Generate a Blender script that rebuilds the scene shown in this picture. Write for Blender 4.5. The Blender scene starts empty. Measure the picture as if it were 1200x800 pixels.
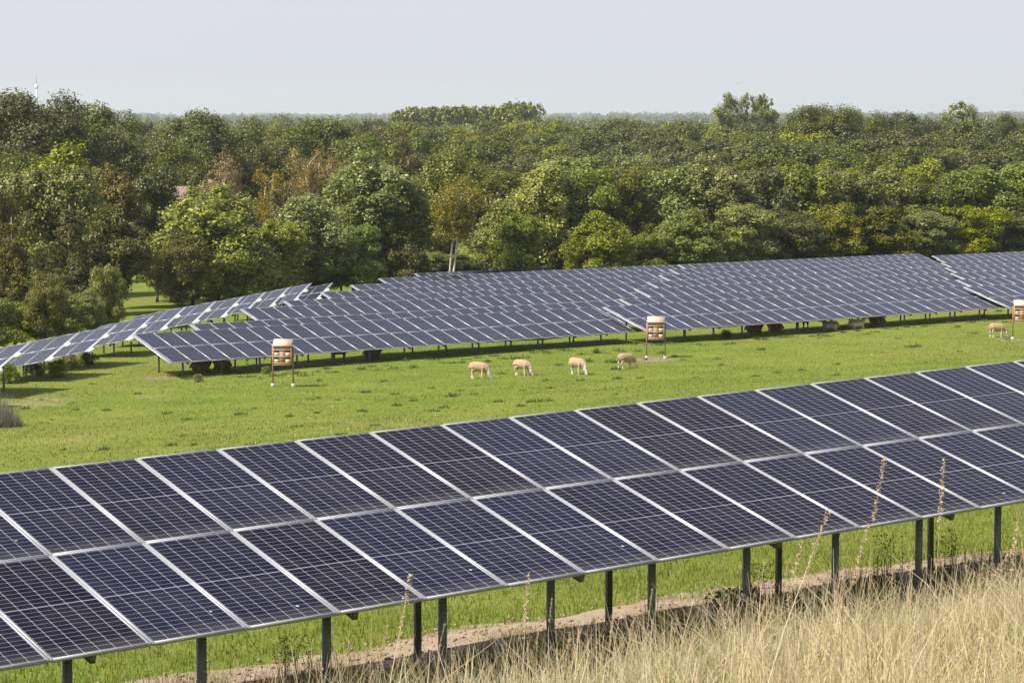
import bpy, bmesh, math, random
import numpy as np
from mathutils import Matrix, Vector

rnd = random.Random(7)
rng = np.random.default_rng(7)
S = bpy.context.scene
COL = S.collection
R = math.radians

# ------------------------------------------------------------------ camera (surveyed from the panel grid)
F = 2870.0                      # focal length in photo pixels (1200 wide)
PITCH = math.atan(268 / F)
cP, sP = math.cos(PITCH), math.sin(PITCH)
cam_d = bpy.data.cameras.new('camera')
cam = bpy.data.objects.new('camera', cam_d); COL.objects.link(cam)
cam_d.sensor_width = 36.0
cam_d.lens = 36.0 * F / 1200.0
cam_d.clip_start = 0.1; cam_d.clip_end = 15000
cam.rotation_euler = (math.pi / 2 - PITCH, 0, 0)
S.camera = cam

def ray(px, py):
    dx = (px - 600) / F; dz = -(py - 400) / F
    return np.array([dx, cP + dz * sP, -sP + dz * cP])
def unp(px, py, z):
    d = ray(px, py); return d * (z / d[2])
def at_depth(px, py, Y):
    d = ray(px, py); return d * (Y / d[1])

# ------------------------------------------------------------------ terrain
NQ = (-0.600, 0.800)            # the slope falls away from the hill across the panel rows
def hashn(ix, iy, s):
    h = np.sin(ix * 127.1 + iy * 311.7 + s * 74.7) * 43758.5453
    return h - np.floor(h)
def vnoise(x, y, s=0):
    x = np.asarray(x, float); y = np.asarray(y, float)
    ix, iy = np.floor(x), np.floor(y); fx, fy = x - ix, y - iy
    fx = fx * fx * (3 - 2 * fx); fy = fy * fy * (3 - 2 * fy)
    a, b = hashn(ix, iy, s), hashn(ix + 1, iy, s); c, d = hashn(ix, iy + 1, s), hashn(ix + 1, iy + 1, s)
    return (a + (b - a) * fx) * (1 - fy) + (c + (d - c) * fx) * fy
QP = [-60, -10, 0, 5, 10, 14, 17, 19.2, 23, 26, 35, 60, 85, 95, 104, 125, 160, 220, 400, 9000]
ZP = [-1.2, -1.3, -1.65, -2.45, -3.45, -4.55, -5.45, -5.85, -6.2, -6.6, -7.65, -9.95, -11.85, -12.15, -12.25, -12.95, -14.5, -16, -17, -17]
def ground(X, Y):
    X = np.asarray(X, float); Y = np.asarray(Y, float)
    q = NQ[0] * X + NQ[1] * Y
    z = (np.interp(q - .8, QP, ZP) + np.interp(q, QP, ZP) + np.interp(q + .8, QP, ZP)) / 3
    near = np.clip((220 - Y) / 60, 0, 1)
    z = z + near * (0.16 * (vnoise(X / 7, Y / 7, 1) - .5) + 0.07 * (vnoise(X / 1.7, Y / 1.7, 2) - .5))
    # the mound drops on its western flank, below the stepped tables
    return z
def gz(X, Y): return float(ground(X, Y))
def hit(px, py):
    d = ray(px, py); t0 = 4.0; t = 4.0
    while t < 900:
        p = d * t
        if p[2] < gz(p[0], p[1]): break
        t0 = t; t *= 1.012
    for _ in range(30):
        m = (t0 + t) / 2; p = d * m
        if p[2] < gz(p[0], p[1]): t = m
        else: t0 = m
    return d * t

# ------------------------------------------------------------------ helpers
def tag(o, label=None, cat=None, group=None, kind=None):
    if label: o['label'] = label
    if cat: o['category'] = cat
    if group: o['group'] = group
    if kind: o['kind'] = kind
    return o
WORLD = {}
def put(o, M=None, parent=None):
    """link o; M is the world matrix wanted"""
    COL.objects.link(o)
    M = M if M is not None else (WORLD[parent.name] if parent is not None else Matrix.Identity(4))
    WORLD[o.name] = M
    if parent is not None:
        o.parent = parent
        o.matrix_basis = WORLD[parent.name].inverted() @ M
    else:
        o.matrix_basis = M
    return o
def empty(name, M, label=None, cat=None, group=None):
    o = bpy.data.objects.new(name, None); o.empty_display_size = .3
    put(o, M); return tag(o, label, cat, group)
def mobj(name, me, M=None, parent=None):
    return put(bpy.data.objects.new(name, me), M, parent)
def T(x, y, z): return Matrix.Translation((x, y, z))
def frame(x, y, z, o):
    return Matrix(((x[0], y[0], z[0], o[0]), (x[1], y[1], z[1], o[1]), (x[2], y[2], z[2], o[2]), (0, 0, 0, 1)))
def mesh_np(name, V, Fc, mats=(), idx=None, smooth=False):
    """V (n,3); Fc (m,k) equal-sized faces"""
    me = bpy.data.meshes.new(name)
    V = np.asarray(V, np.float32); Fc = np.asarray(Fc, np.int32)
    k = Fc.shape[1]
    me.vertices.add(len(V)); me.vertices.foreach_set('co', V.ravel())
    me.loops.add(Fc.size); me.loops.foreach_set('vertex_index', Fc.ravel())
    me.polygons.add(len(Fc)); me.polygons.foreach_set('loop_start', np.arange(len(Fc), dtype=np.int32) * k)
    try: me.polygons.foreach_set('loop_total', np.full(len(Fc), k, np.int32))
    except Exception: pass
    for m in mats: me.materials.append(m)
    if idx is not None: me.polygons.foreach_set('material_index', np.asarray(idx, np.int32))
    if smooth: me.polygons.foreach_set('use_smooth', np.ones(len(Fc), bool))
    me.update(calc_edges=True); me.validate()
    return me
class MB:
    """collects boxes and tubes as quads"""
    def __init__(s): s.V = []; s.F = []; s.I = []; s.n = 0
    def add(s, v, f, mi=0):
        s.V += [tuple(p) for p in v]; s.F += [tuple(i + s.n for i in q) for q in f]; s.I += [mi] * len(f); s.n += len(v)
    def box(s, c, d, mi=0, M=None):
        v = []
        for z in (-1, 1):
            for x, y in ((-1, -1), (1, -1), (1, 1), (-1, 1)):
                p = Vector((c[0] + x * d[0] / 2, c[1] + y * d[1] / 2, c[2] + z * d[2] / 2))
                v.append(M @ p if M else p)
        s.add(v, [(0, 3, 2, 1), (4, 5, 6, 7), (0, 1, 5, 4), (1, 2, 6, 5), (2, 3, 7, 6), (3, 0, 4, 7)], mi)
        return s
    def tube(s, pts, rad, n=8, mi=0, sq=(1, 1)):
        pts = [Vector(p) for p in pts]; v = []; f = []
        up0 = Vector((0, 0, 1))
        for i, p in enumerate(pts):
            d = (pts[min(i + 1, len(pts) - 1)] - pts[max(i - 1, 0)]).normalized()
            a = d.cross(up0)
            if a.length < .05: a = d.cross(Vector((0, 1, 0)))
            a.normalize(); b = a.cross(d)
            for j in range(n):
                t = 2 * math.pi * j / n
                v.append(p + (a * math.cos(t) * sq[0] + b * math.sin(t) * sq[1]) * rad[i])
        for i in range(len(pts) - 1):
            for j in range(n):
                f.append((i * n + j, i * n + (j + 1) % n, (i + 1) * n + (j + 1) % n, (i + 1) * n + j))
        s.add(v, f, mi)
        for e, rev in ((0, True), (len(pts) - 1, False)):      # caps as quads fanned on the centre
            c = len(v) and s.n; 
            ring = [s.n - len(v) + e * n + j for j in range(n)]
            for j in range(0, n - 2, 2):
                q = (ring[0], ring[j + 1], ring[j + 2], ring[(j + 3) % n])
                if len(set(q)) == 4: s.F.append(q[::-1] if rev else q); s.I.append(mi)
        return s
    def mesh(s, name, mats=(), smooth=False):
        return mesh_np(name, s.V, s.F, mats, s.I, smooth)

# ------------------------------------------------------------------ materials
def newmat(name):
    m = bpy.data.materials.new(name); m.use_nodes = True
    nt = m.node_tree; b = nt.nodes['Principled BSDF']
    return m, nt, b
def N(nt, typ, **kw):
    n = nt.nodes.new(typ)
    for k, v in kw.items():
        if k in ('operation', 'blend_type', 'data_type', 'noise_dimensions', 'attribute_name', 'interpolation_type', 'feature'): setattr(n, k, v)
        else: n.inputs[k].default_value = v
    return n
def L(nt, a, b): nt.links.new(a, b)
def mth(nt, op, a, b=None, c=None):
    n = nt.nodes.new('ShaderNodeMath'); n.operation = op
    for i, x in enumerate((a, b, c)):
        if x is None: continue
        if isinstance(x, (int, float)): n.inputs[i].default_value = x
        else: L(nt, x, n.inputs[i])
    return n.outputs[0]
def mixc(nt, fac, a, b, blend='MIX'):
    n = nt.nodes.new('ShaderNodeMix'); n.data_type = 'RGBA'; n.blend_type = blend
    for s_, x in ((n.inputs['Factor'], fac), (n.inputs[6], a), (n.inputs[7], b)):
        if isinstance(x, (int, float)): s_.default_value = x
        elif isinstance(x, tuple): s_.default_value = (*x, 1) if len(x) == 3 else x
        else: L(nt, x, s_)
    return n.outputs[2]
def ramp(nt, fac, stops):
    n = nt.nodes.new('ShaderNodeValToRGB'); e = n.color_ramp.elements
    while len(e) < len(stops): e.new(.5)
    for k, (p, c) in enumerate(stops):
        e[k].position = p; e[k].color = (*c, 1) if len(c) == 3 else c
    L(nt, fac, n.inputs[0]); return n.outputs[0]
def noise(nt, vec, scale, detail=4, rough=.55):
    n = nt.nodes.new('ShaderNodeTexNoise'); n.inputs['Scale'].default_value = scale
    n.inputs['Detail'].default_value = detail; n.inputs['Roughness'].default_value = rough
    if vec is not None: L(nt, vec, n.inputs['Vector'])
    return n.outputs['Fac']
def plain(name, col, rough=.6, metal=0., var=.12, scale=6., bump=0.):
    m, nt, b = newmat(name)
    tc = nt.nodes.new('ShaderNodeTexCoord')
    f = noise(nt, tc.outputs['Object'], scale)
    c = mixc(nt, f, tuple(x * (1 - var) for x in col), tuple(min(1, x * (1 + var)) for x in col))
    L(nt, c, b.inputs['Base Color']); b.inputs['Roughness'].default_value = rough; b.inputs['Metallic'].default_value = metal
    if bump:
        bp = nt.nodes.new('ShaderNodeBump'); bp.inputs['Strength'].default_value = bump; bp.inputs['Distance'].default_value = .02
        L(nt, noise(nt, tc.outputs['Object'], scale * 5), bp.inputs['Height']); L(nt, bp.outputs[0], b.inputs['Normal'])
    return m
ALU = plain('aluminium', (.46, .46, .48), .45, .35, .06, 3)
ALU_DULL = plain('weathered_aluminium', (.62, .61, .58), .5, .3, .1, 5)
STEEL = plain('galvanised_steel', (.17, .18, .18), .55, .4, .25, 9)
WHITE = plain('white_plastic', (.80, .80, .78), .45, 0, .04)
WOOD_PALE = plain('pale_pine', (.60, .46, .35), .75, 0, .14, 9, .2)
WOOD_TAN = plain('tan_pine', (.50, .335, .205), .75, 0, .2, 9, .2)
WOOD_RED = plain('red_brown_stained_wood', (.31, .17, .105), .7, 0, .2, 12, .2)
CONCRETE = plain('concrete', (.62, .60, .55), .85, 0, .15, 12, .2)
HOLE_SHADE = plain('painted_hole_shade', (.06, .035, .02), .9)  # near-black colour standing in for shade inside the hotel openings

def cells_mat(name, stops, spec, kl, dim):
    m, nt, b = newmat(name)
    tc = nt.nodes.new('ShaderNodeTexCoord'); sp = nt.nodes.new('ShaderNodeSeparateXYZ'); L(nt, tc.outputs['Object'], sp.inputs[0])
    x, y = sp.outputs[0], sp.outputs[1]
    cw = .952 / 6; ch = (1.925 - .022) / 24
    # column lines
    fx = mth(nt, 'FRACT', mth(nt, 'DIVIDE', mth(nt, 'ADD', x, .476), cw))
    dx = mth(nt, 'MULTIPLY', mth(nt, 'MINIMUM', fx, mth(nt, 'SUBTRACT', 1., fx)), cw)
    ay = mth(nt, 'SUBTRACT', mth(nt, 'ABSOLUTE', y), .006)
    fy = mth(nt, 'FRACT', mth(nt, 'DIVIDE', ay, ch))
    dy = mth(nt, 'MULTIPLY', mth(nt, 'MINIMUM', fy, mth(nt, 'SUBTRACT', 1., fy)), ch)
    lx = mth(nt, 'LESS_THAN', dx, .0038)
    ly = mth(nt, 'LESS_THAN', dy, .0042)
    # pseudo-square cell corners
    lcor = mth(nt, 'LESS_THAN', mth(nt, 'ADD', dx, dy), .013)
    mid = mth(nt, 'LESS_THAN', ay, 0.0)
    edge = mth(nt, 'MAXIMUM', mth(nt, 'GREATER_THAN', mth(nt, 'ABSOLUTE', x), .4815), mth(nt, 'GREATER_THAN', mth(nt, 'ABSOLUTE', y), .9705))
    # thin busbars (nine per cell)
    bb = mth(nt, 'FRACT', mth(nt, 'MULTIPLY', fx, 9.))
    bus = mth(nt, 'MULTIPLY', mth(nt, 'LESS_THAN', mth(nt, 'ABSOLUTE', mth(nt, 'SUBTRACT', bb, .5)), .03), .12)
    oi = nt.nodes.new('ShaderNodeObjectInfo')
    cell = ramp(nt, oi.outputs['Random'], stops)
    c = mixc(nt, bus, cell, (.22, .22, .25))
    c = mixc(nt, ly, c, tuple(x * kl for x in (.16, .155, .19)))
    c = mixc(nt, mth(nt, 'MAXIMUM', lx, lcor), c, tuple(x * kl for x in (.30, .29, .33)))
    c = mixc(nt, mth(nt, 'MAXIMUM', mid, edge), c, tuple(x * kl for x in (.28, .27, .31)))
    dust = noise(nt, tc.outputs['Object'], 7)
    soft = noise(nt, tc.outputs['Object'], 1.3, 5, .65)
    low = ramp(nt, mth(nt, 'ADD', mth(nt, 'MULTIPLY_ADD', y, -1.0, -.80), mth(nt, 'MULTIPLY', dust, .12)), [(0, (0, 0, 0)), (.24, (.11,) * 3)])
    grime = mth(nt, 'ADD', low, mth(nt, 'MULTIPLY', ramp(nt, soft, [(.42, (0, 0, 0)), (.75, (1, 1, 1))]), .045))
    c = mixc(nt, grime, c, (.34, .31, .27))
    spots = nt.nodes.new('ShaderNodeTexVoronoi'); spots.inputs['Scale'].default_value = 2.6
    mapo = nt.nodes.new('ShaderNodeVectorMath'); mapo.operation = 'ADD'; L(nt, tc.outputs['Object'], mapo.inputs[0]); L(nt, oi.outputs['Random'], mapo.inputs[1]); L(nt, mapo.outputs[0], spots.inputs['Vector'])
    pick = nt.nodes.new('ShaderNodeSeparateColor'); L(nt, spots.outputs['Color'], pick.inputs[0])
    drop = mth(nt, 'MULTIPLY', mth(nt, 'LESS_THAN', spots.outputs['Distance'], .045), mth(nt, 'GREATER_THAN', pick.outputs[0], .90))
    c = mixc(nt, mth(nt, 'MULTIPLY', drop, .8), c, (.55, .53, .48))
    L(nt, c, b.inputs['Base Color'])
    L(nt, mth(nt, 'MULTIPLY_ADD', dust, .10, .10), b.inputs['Roughness'])
    b.inputs['IOR'].default_value = 1.33; b.inputs['Specular IOR Level'].default_value = spec
    pass
    return m
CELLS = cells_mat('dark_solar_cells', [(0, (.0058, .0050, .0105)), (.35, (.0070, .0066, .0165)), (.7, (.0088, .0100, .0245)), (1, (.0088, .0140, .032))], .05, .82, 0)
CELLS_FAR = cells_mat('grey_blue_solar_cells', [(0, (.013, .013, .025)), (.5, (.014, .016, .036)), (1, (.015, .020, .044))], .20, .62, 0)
ALU_NEAR = plain('dull_aluminium', (.42, .42, .43), .5, .3, .06, 3)

def leaf_mat(name, cols, trans=.16, under=None, rough=.45, spec=.4):
    m, nt, b = newmat(name)
    g = nt.nodes.new('ShaderNodeNewGeometry'); oi = nt.nodes.new('ShaderNodeObjectInfo'); tc = nt.nodes.new('ShaderNodeTexCoord')
    clump = noise(nt, tc.outputs['Object'], .45, 3)
    f = mth(nt, 'ADD', mth(nt, 'MULTIPLY', g.outputs['Random Per Island'], .34), mth(nt, 'MULTIPLY', mth(nt, 'SUBTRACT', clump, .22), 1.15))
    n_ = len(cols)
    c = ramp(nt, f, [(.05 + .9 * i / (n_ - 1), cc) for i, cc in enumerate(cols)])
    hs = nt.nodes.new('ShaderNodeHueSaturation')
    L(nt, mth(nt, 'MULTIPLY_ADD', oi.outputs['Random'], .035, .4825), hs.inputs['Hue'])
    r2 = mth(nt, 'FRACT', mth(nt, 'MULTIPLY', oi.outputs['Random'], 17.3))
    L(nt, mth(nt, 'MULTIPLY_ADD', r2, .40, .80), hs.inputs['Value'])
    r3 = mth(nt, 'FRACT', mth(nt, 'MULTIPLY', oi.outputs['Random'], 51.7))
    L(nt, mth(nt, 'MULTIPLY_ADD', r3, .3, .82), hs.inputs['Saturation'])
    L(nt, c, hs.inputs['Color']); c = hs.outputs[0]
    if under:
        pick = mth(nt, 'MULTIPLY', g.outputs['Backfacing'], .8)
        c = mixc(nt, pick, c, under)
    L(nt, c, b.inputs['Base Color']); b.inputs['Roughness'].default_value = rough
    b.inputs['Specular IOR Level'].default_value = spec
    tr = nt.nodes.new('ShaderNodeBsdfTranslucent'); L(nt, mixc(nt, .4, c, (.16, .18, .02)), tr.inputs[0])
    mx = nt.nodes.new('ShaderNodeMixShader'); mx.inputs[0].default_value = trans
    L(nt, b.outputs[0], mx.inputs[1]); L(nt, tr.outputs[0], mx.inputs[2])
    L(nt, mx.outputs[0], nt.nodes['Material Output'].inputs['Surface'])
    return m
LEAF = {
 'oak':    leaf_mat('oak_leaves',    [(0.081, 0.094, 0.012), (0.133, 0.149, 0.020), (0.193, 0.199, 0.029)]),
 'alder':  leaf_mat('alder_leaves',  [(0.122, 0.155, 0.017), (0.218, 0.254, 0.031), (0.329, 0.347, 0.052)], under=(0.403, 0.420, 0.113)),
 'silver': leaf_mat('white_poplar_leaves', [(0.129, 0.157, 0.028), (0.249, 0.276, 0.057), (0.403, 0.424, 0.114)], under=(0.548, 0.555, 0.218)),
 'lime':   leaf_mat('lime_leaves',   [(0.127, 0.145, 0.011), (0.231, 0.245, 0.018), (0.336, 0.322, 0.027)]),
 'olive':  leaf_mat('hawthorn_leaves', [(0.092, 0.100, 0.014), (0.158, 0.160, 0.022), (0.227, 0.212, 0.032)]),
 'rust':   leaf_mat('rust_leaves',   [(0.114, 0.113, 0.019), (0.194, 0.173, 0.029), (0.268, 0.211, 0.039)]),
 'birch':  leaf_mat('birch_leaves',  [(0.183, 0.143, 0.026), (0.303, 0.224, 0.039), (0.377, 0.284, 0.054)]),
 'gold':   leaf_mat('golden_leaves', [(.17, .145, .020), (.27, .21, .030), (.34, .245, .044)]),
 'larch':  leaf_mat('larch_needles', [(0.090, 0.097, 0.015), (0.158, 0.153, 0.027), (0.227, 0.203, 0.040)]),
 'poplar': leaf_mat('poplar_leaves', [(0.137, 0.158, 0.022), (0.216, 0.231, 0.033), (0.283, 0.285, 0.048)]),
}
BARK = plain('dark_bark', (.055, .043, .032), .9, 0, .35, 7, .5)
BARK_PALE = plain('pale_birch_bark', (.66, .56, .44), .8, 0, .3, 3, .3)
BARK_TAN = plain('tan_bark', (.30, .21, .12), .85, 0, .3, 5, .4)

def blade_mat(name, cols, trans=.3, rough=.6):
    m, nt, b = newmat(name)
    g = nt.nodes.new('ShaderNodeNewGeometry'); tc = nt.nodes.new('ShaderNodeTexCoord')
    f = mth(nt, 'ADD', mth(nt, 'MULTIPLY', g.outputs['Random Per Island'], .7), mth(nt, 'MULTIPLY', mth(nt, 'SUBTRACT', noise(nt, tc.outputs['Object'], .5, 3), .3), .75))
    n_ = len(cols); c = ramp(nt, f, [(.04 + .92 * i / (n_ - 1), cc) for i, cc in enumerate(cols)])
    L(nt, c, b.inputs['Base Color']); b.inputs['Roughness'].default_value = rough; b.inputs['Specular IOR Level'].default_value = .3
    tr = nt.nodes.new('ShaderNodeBsdfTranslucent'); L(nt, c, tr.inputs[0])
    mx = nt.nodes.new('ShaderNodeMixShader'); mx.inputs[0].default_value = trans
    L(nt, b.outputs[0], mx.inputs[1]); L(nt, tr.outputs[0], mx.inputs[2]); L(nt, mx.outputs[0], nt.nodes['Material Output'].inputs['Surface'])
    return m
STRAW = blade_mat('straw_blades', [(.30, .27, .08), (.66, .53, .29), (.80, .66, .42), (.85, .74, .54)], trans=.5)
STRAW_HEAD = blade_mat('seed_heads', [(.50, .38, .22), (.68, .55, .36)])
GREENB = blade_mat('green_blades', [(.095, .138, .017), (.160, .203, .028), (.222, .240, .040), (.32, .295, .085)])
WEEDB = blade_mat('weed_leaves', [(.075, .118, .021), (.112, .160, .032), (.165, .19, .05)])
DRYWEED = blade_mat('dead_stalks', [(.07, .05, .03), (.14, .09, .05), (.2, .15, .09)])

def ground_mat():
    m, nt, b = newmat('meadow')
    tc = nt.nodes.new('ShaderNodeTexCoord'); P = tc.outputs['Object']
    big = noise(nt, P, .045, 4, .6); mid = noise(nt, P, .35, 5, .65); fine = noise(nt, P, 4.5, 5, .75); vf = noise(nt, P, 22, 3, .7)
    f = mth(nt, 'ADD', mth(nt, 'MULTIPLY', mid, .55), mth(nt, 'MULTIPLY', fine, .45))
    c = ramp(nt, f, [(.28, (.080, .122, .015)), (.45, (.150, .200, .024)), (.58, (.198, .232, .033)), (.74, (.28, .268, .064))])
    c = mixc(nt, mth(nt, 'MULTIPLY', ramp(nt, big, [(.42, (0, 0, 0)), (.66, (1, 1, 1))]), .36), c, (.28, .25, .06))
    c = mixc(nt, mth(nt, 'MULTIPLY', ramp(nt, vf, [(.35, (1, 1, 1)), (.55, (0, 0, 0))]), .45), c, (.05, .09, .012))
    worn = noise(nt, P, .16, 6, .7)
    c = mixc(nt, mth(nt, 'MULTIPLY', ramp(nt, worn, [(.60, (0, 0, 0)), (.72, (1, 1, 1))]), .45), c, (.30, .22, .10))
    at = nt.nodes.new('ShaderNodeAttribute'); at.attribute_name = 'soil'
    sf = mth(nt, 'ADD', at.outputs['Fac'], mth(nt, 'MULTIPLY', mth(nt, 'SUBTRACT', mth(nt, 'ADD', mth(nt, 'MULTIPLY', mid, .5), mth(nt, 'MULTIPLY', fine, .5)), .5), 1.9))
    soil = ramp(nt, fine, [(.3, (.20, .15, .09)), (.6, (.34, .26, .17)), (.8, (.42, .34, .23))])
    c = mixc(nt, mth(nt, 'MULTIPLY', ramp(nt, sf, [(.45, (0, 0, 0)), (.75, (1, 1, 1))]), .85), c, soil)
    L(nt, c, b.inputs['Base Color']); b.inputs['Roughness'].default_value = .9; b.inputs['Specular IOR Level'].default_value = .1
    bp = nt.nodes.new('ShaderNodeBump'); bp.inputs['Strength'].default_value = .7; bp.inputs['Distance'].default_value = .08
    L(nt, mth(nt, 'ADD', fine, mth(nt, 'MULTIPLY', vf, .4)), bp.inputs['Height']); L(nt, bp.outputs[0], b.inputs['Normal'])
    return m

# ------------------------------------------------------------------ ground sheet
def uq(p):                       # (along the rows, across the rows)
    return p[0] * .8 + p[1] * .6, NQ[0] * p[0] + NQ[1] * p[1]
ys = np.concatenate([np.arange(-40, 0, 2.), np.arange(0, 60, .4), np.arange(60, 140, .6), np.arange(140, 260, 2), np.geomspace(260, 10500, 68)])
ts = np.linspace(-1, 1, 241)
YY, TT = np.meshgrid(ys, ts, indexing='ij'); XX = TT * (26 + .55 * np.maximum(YY, 0))
ZZ = ground(XX, YY)
nv, nu = YY.shape
ii = (np.arange(nv - 1)[:, None] * nu + np.arange(nu - 1)[None]).ravel()
me = mesh_np('ground', np.stack([XX, YY, ZZ], -1).reshape(-1, 3), np.stack([ii, ii + 1, ii + nu + 1, ii + nu], 1), [ground_mat()], smooth=True)
soil = np.zeros(XX.shape)
patches = [(60, 470, 4, .55), (35, 476, 3, .4), (180, 466, 1.8, .55), (235, 472, 1.4, .6), (90, 512, 2.5, .45), (150, 540, 2.6, .4), (330, 455, 1.6, .5), (350, 456, 1.6, .45), (768, 421, 1.7, .8), (1192, 399, 1.8, .7), (180, 442, 1.3, .8), (243, 482, 1.5, .45)]
for px, py, r, a in patches:
    p = hit(px, py); soil = np.maximum(soil, a * np.exp(-(((XX - p[0]) / r) ** 2 + ((YY - p[1]) / (r * 1.5)) ** 2)))
at = me.attributes.new('soil', 'FLOAT', 'POINT'); at.data.foreach_set('value', soil.ravel().astype(np.float32))
mobj('ground', me); tag(bpy.data.objects['ground'], 'grazed green meadow falling gently away from the hill', kind='structure')

# the bare gravel service track that runs under the near table
def track_mat():
    m, nt, b = newmat('gravel_track')
    tc = nt.nodes.new('ShaderNodeTexCoord'); P = tc.outputs['Object']
    a = noise(nt, P, 3.0, 5, .7); c_ = noise(nt, P, 28, 3, .7); g_ = noise(nt, P, .9, 4, .7)
    c = ramp(nt, mth(nt, 'ADD', mth(nt, 'MULTIPLY', a, .5), mth(nt, 'MULTIPLY', c_, .5)), [(.3, (.20, .135, .085)), (.5, (.37, .265, .18)), (.7, (.52, .41, .30))])
    c = mixc(nt, mth(nt, 'MULTIPLY', ramp(nt, g_, [(.52, (0, 0, 0)), (.66, (1, 1, 1))]), .8), c, (.12, .16, .035))
    L(nt, c, b.inputs['Base Color']); b.inputs['Roughness'].default_value = .95
    bp = nt.nodes.new('ShaderNodeBump'); bp.inputs['Strength'].default_value = .8; bp.inputs['Distance'].default_value = .03
    L(nt, c_, bp.inputs['Height']); L(nt, bp.outputs[0], b.inputs['Normal'])
    return m
ss = np.arange(-10, 60, .25); rows_t = 8
V = []
for s_ in ss:
    w0 = 22.2 + .5 * (vnoise(s_ / 1.3, 3.1, 5) - .5) + .7 * (vnoise(s_ / .4, 1.1, 6) - .5)
    w1 = 24.4 + .6 * (vnoise(s_ / 1.1, 9.1, 7) - .5) + .7 * (vnoise(s_ / .35, 5.1, 8) - .5)
    for k in range(rows_t):
        q = w0 + (w1 - w0) * k / (rows_t - 1); x = s_ * .8 + q * NQ[0]; y = s_ * .6 + q * NQ[1]
        V.append((x, y, gz(x, y) + .02 - (.03 if k in (0, rows_t - 1) else 0)))
Fq = [(i * rows_t + k, (i + 1) * rows_t + k, (i + 1) * rows_t + k + 1, i * rows_t + k + 1) for i in range(len(ss) - 1) for k in range(rows_t - 1)]
o = mobj('gravel_path', mesh_np('gravel_path', V, Fq, [track_mat()], smooth=True)); tag(o, 'bare stony path running beneath the near solar table', kind='structure')

# loose stones and clods on the path
rs = np.random.default_rng(55); n_ = 2600
s_ = rs.uniform(-8, 40, n_); q_ = rs.normal(23.2, .62, n_); X = s_ * .8 + q_ * NQ[0]; Y = s_ * .6 + q_ * NQ[1]; sz = rs.uniform(.010, .034, n_)
oc = np.array([(1, 0, 0), (0, 1, 0), (-1, 0, 0), (0, -1, 0), (0, 0, .8), (0, 0, -.5)])
Vst = (np.stack([X, Y, ground(X, Y) + .03], 1)[:, None] + oc[None] * sz[:, None, None] * rs.uniform(.6, 1.3, (n_, 6, 1))).reshape(-1, 3)
fo = np.array([(0, 1, 4), (1, 2, 4), (2, 3, 4), (3, 0, 4), (1, 0, 5), (2, 1, 5), (3, 2, 5), (0, 3, 5)])
o = mobj('gravel', mesh_np('gravel', Vst, (np.arange(n_)[:, None, None] * 6 + fo[None]).reshape(-1, 3), [plain('stones', (.34, .25, .17), .95, 0, .4, 1.5)])); tag(o, 'loose stones and clods strewn along the bare path', 'gravel', None, 'stuff')

# ------------------------------------------------------------------ solar tables
PW, PL, TH = 1.003, 1.984, .036
def panel_glass():
    v = [(-PW / 2 + .0175, -PL / 2 + .0175, .013), (PW / 2 - .0175, -PL / 2 + .0175, .013), (PW / 2 - .0175, PL / 2 - .0175, .013), (-PW / 2 + .0175, PL / 2 - .0175, .013)]
    return v
def frame_into(mb, mi=0):
    fw = .018
    for sx in (-1, 1): mb.box((sx * (PW / 2 - fw / 2), 0, 0), (fw, PL, TH), mi)
    for sy in (-1, 1): mb.box((0, sy * (PL / 2 - fw / 2), 0), (PW - 2 * fw - .001, fw, TH - .001), mi)
mb = MB(); mb.add(panel_glass(), [(0, 1, 2, 3)]); mb.box((0, 0, .002), (PW - .056, PL - .056, .006))
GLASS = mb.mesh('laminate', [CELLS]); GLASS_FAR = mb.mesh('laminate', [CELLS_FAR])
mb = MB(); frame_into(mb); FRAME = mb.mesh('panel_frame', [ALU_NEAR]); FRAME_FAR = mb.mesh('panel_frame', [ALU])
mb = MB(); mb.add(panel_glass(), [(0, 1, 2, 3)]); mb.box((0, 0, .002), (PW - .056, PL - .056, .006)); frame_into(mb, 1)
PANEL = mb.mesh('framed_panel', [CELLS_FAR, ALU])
post_cache = {}
def post_mesh(h, w=.078):
    h = round(h, 1)
    if (h, w) not in post_cache:
        mb = MB(); mb.box((0, 0, h / 2), (w, .007, h)); mb.box((-w / 2 + .0035, .024, h / 2 - .002), (.007, .040, h)); mb.box((w / 2 - .0035, .024, h / 2 - .002), (.007, .040, h))
        post_cache[(h, w)] = mb.mesh('post', [STEEL])
    return post_cache[(h, w)]
beam_cache = {}
def beam_mesh(l, w, h, mat):
    k = (round(l, 3), w, h, mat.name)
    if k not in beam_cache:
        beam_cache[k] = MB().box((0, 0, 0), (l, w, h)).mesh('beam', [mat])
    return beam_cache[k]

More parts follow.
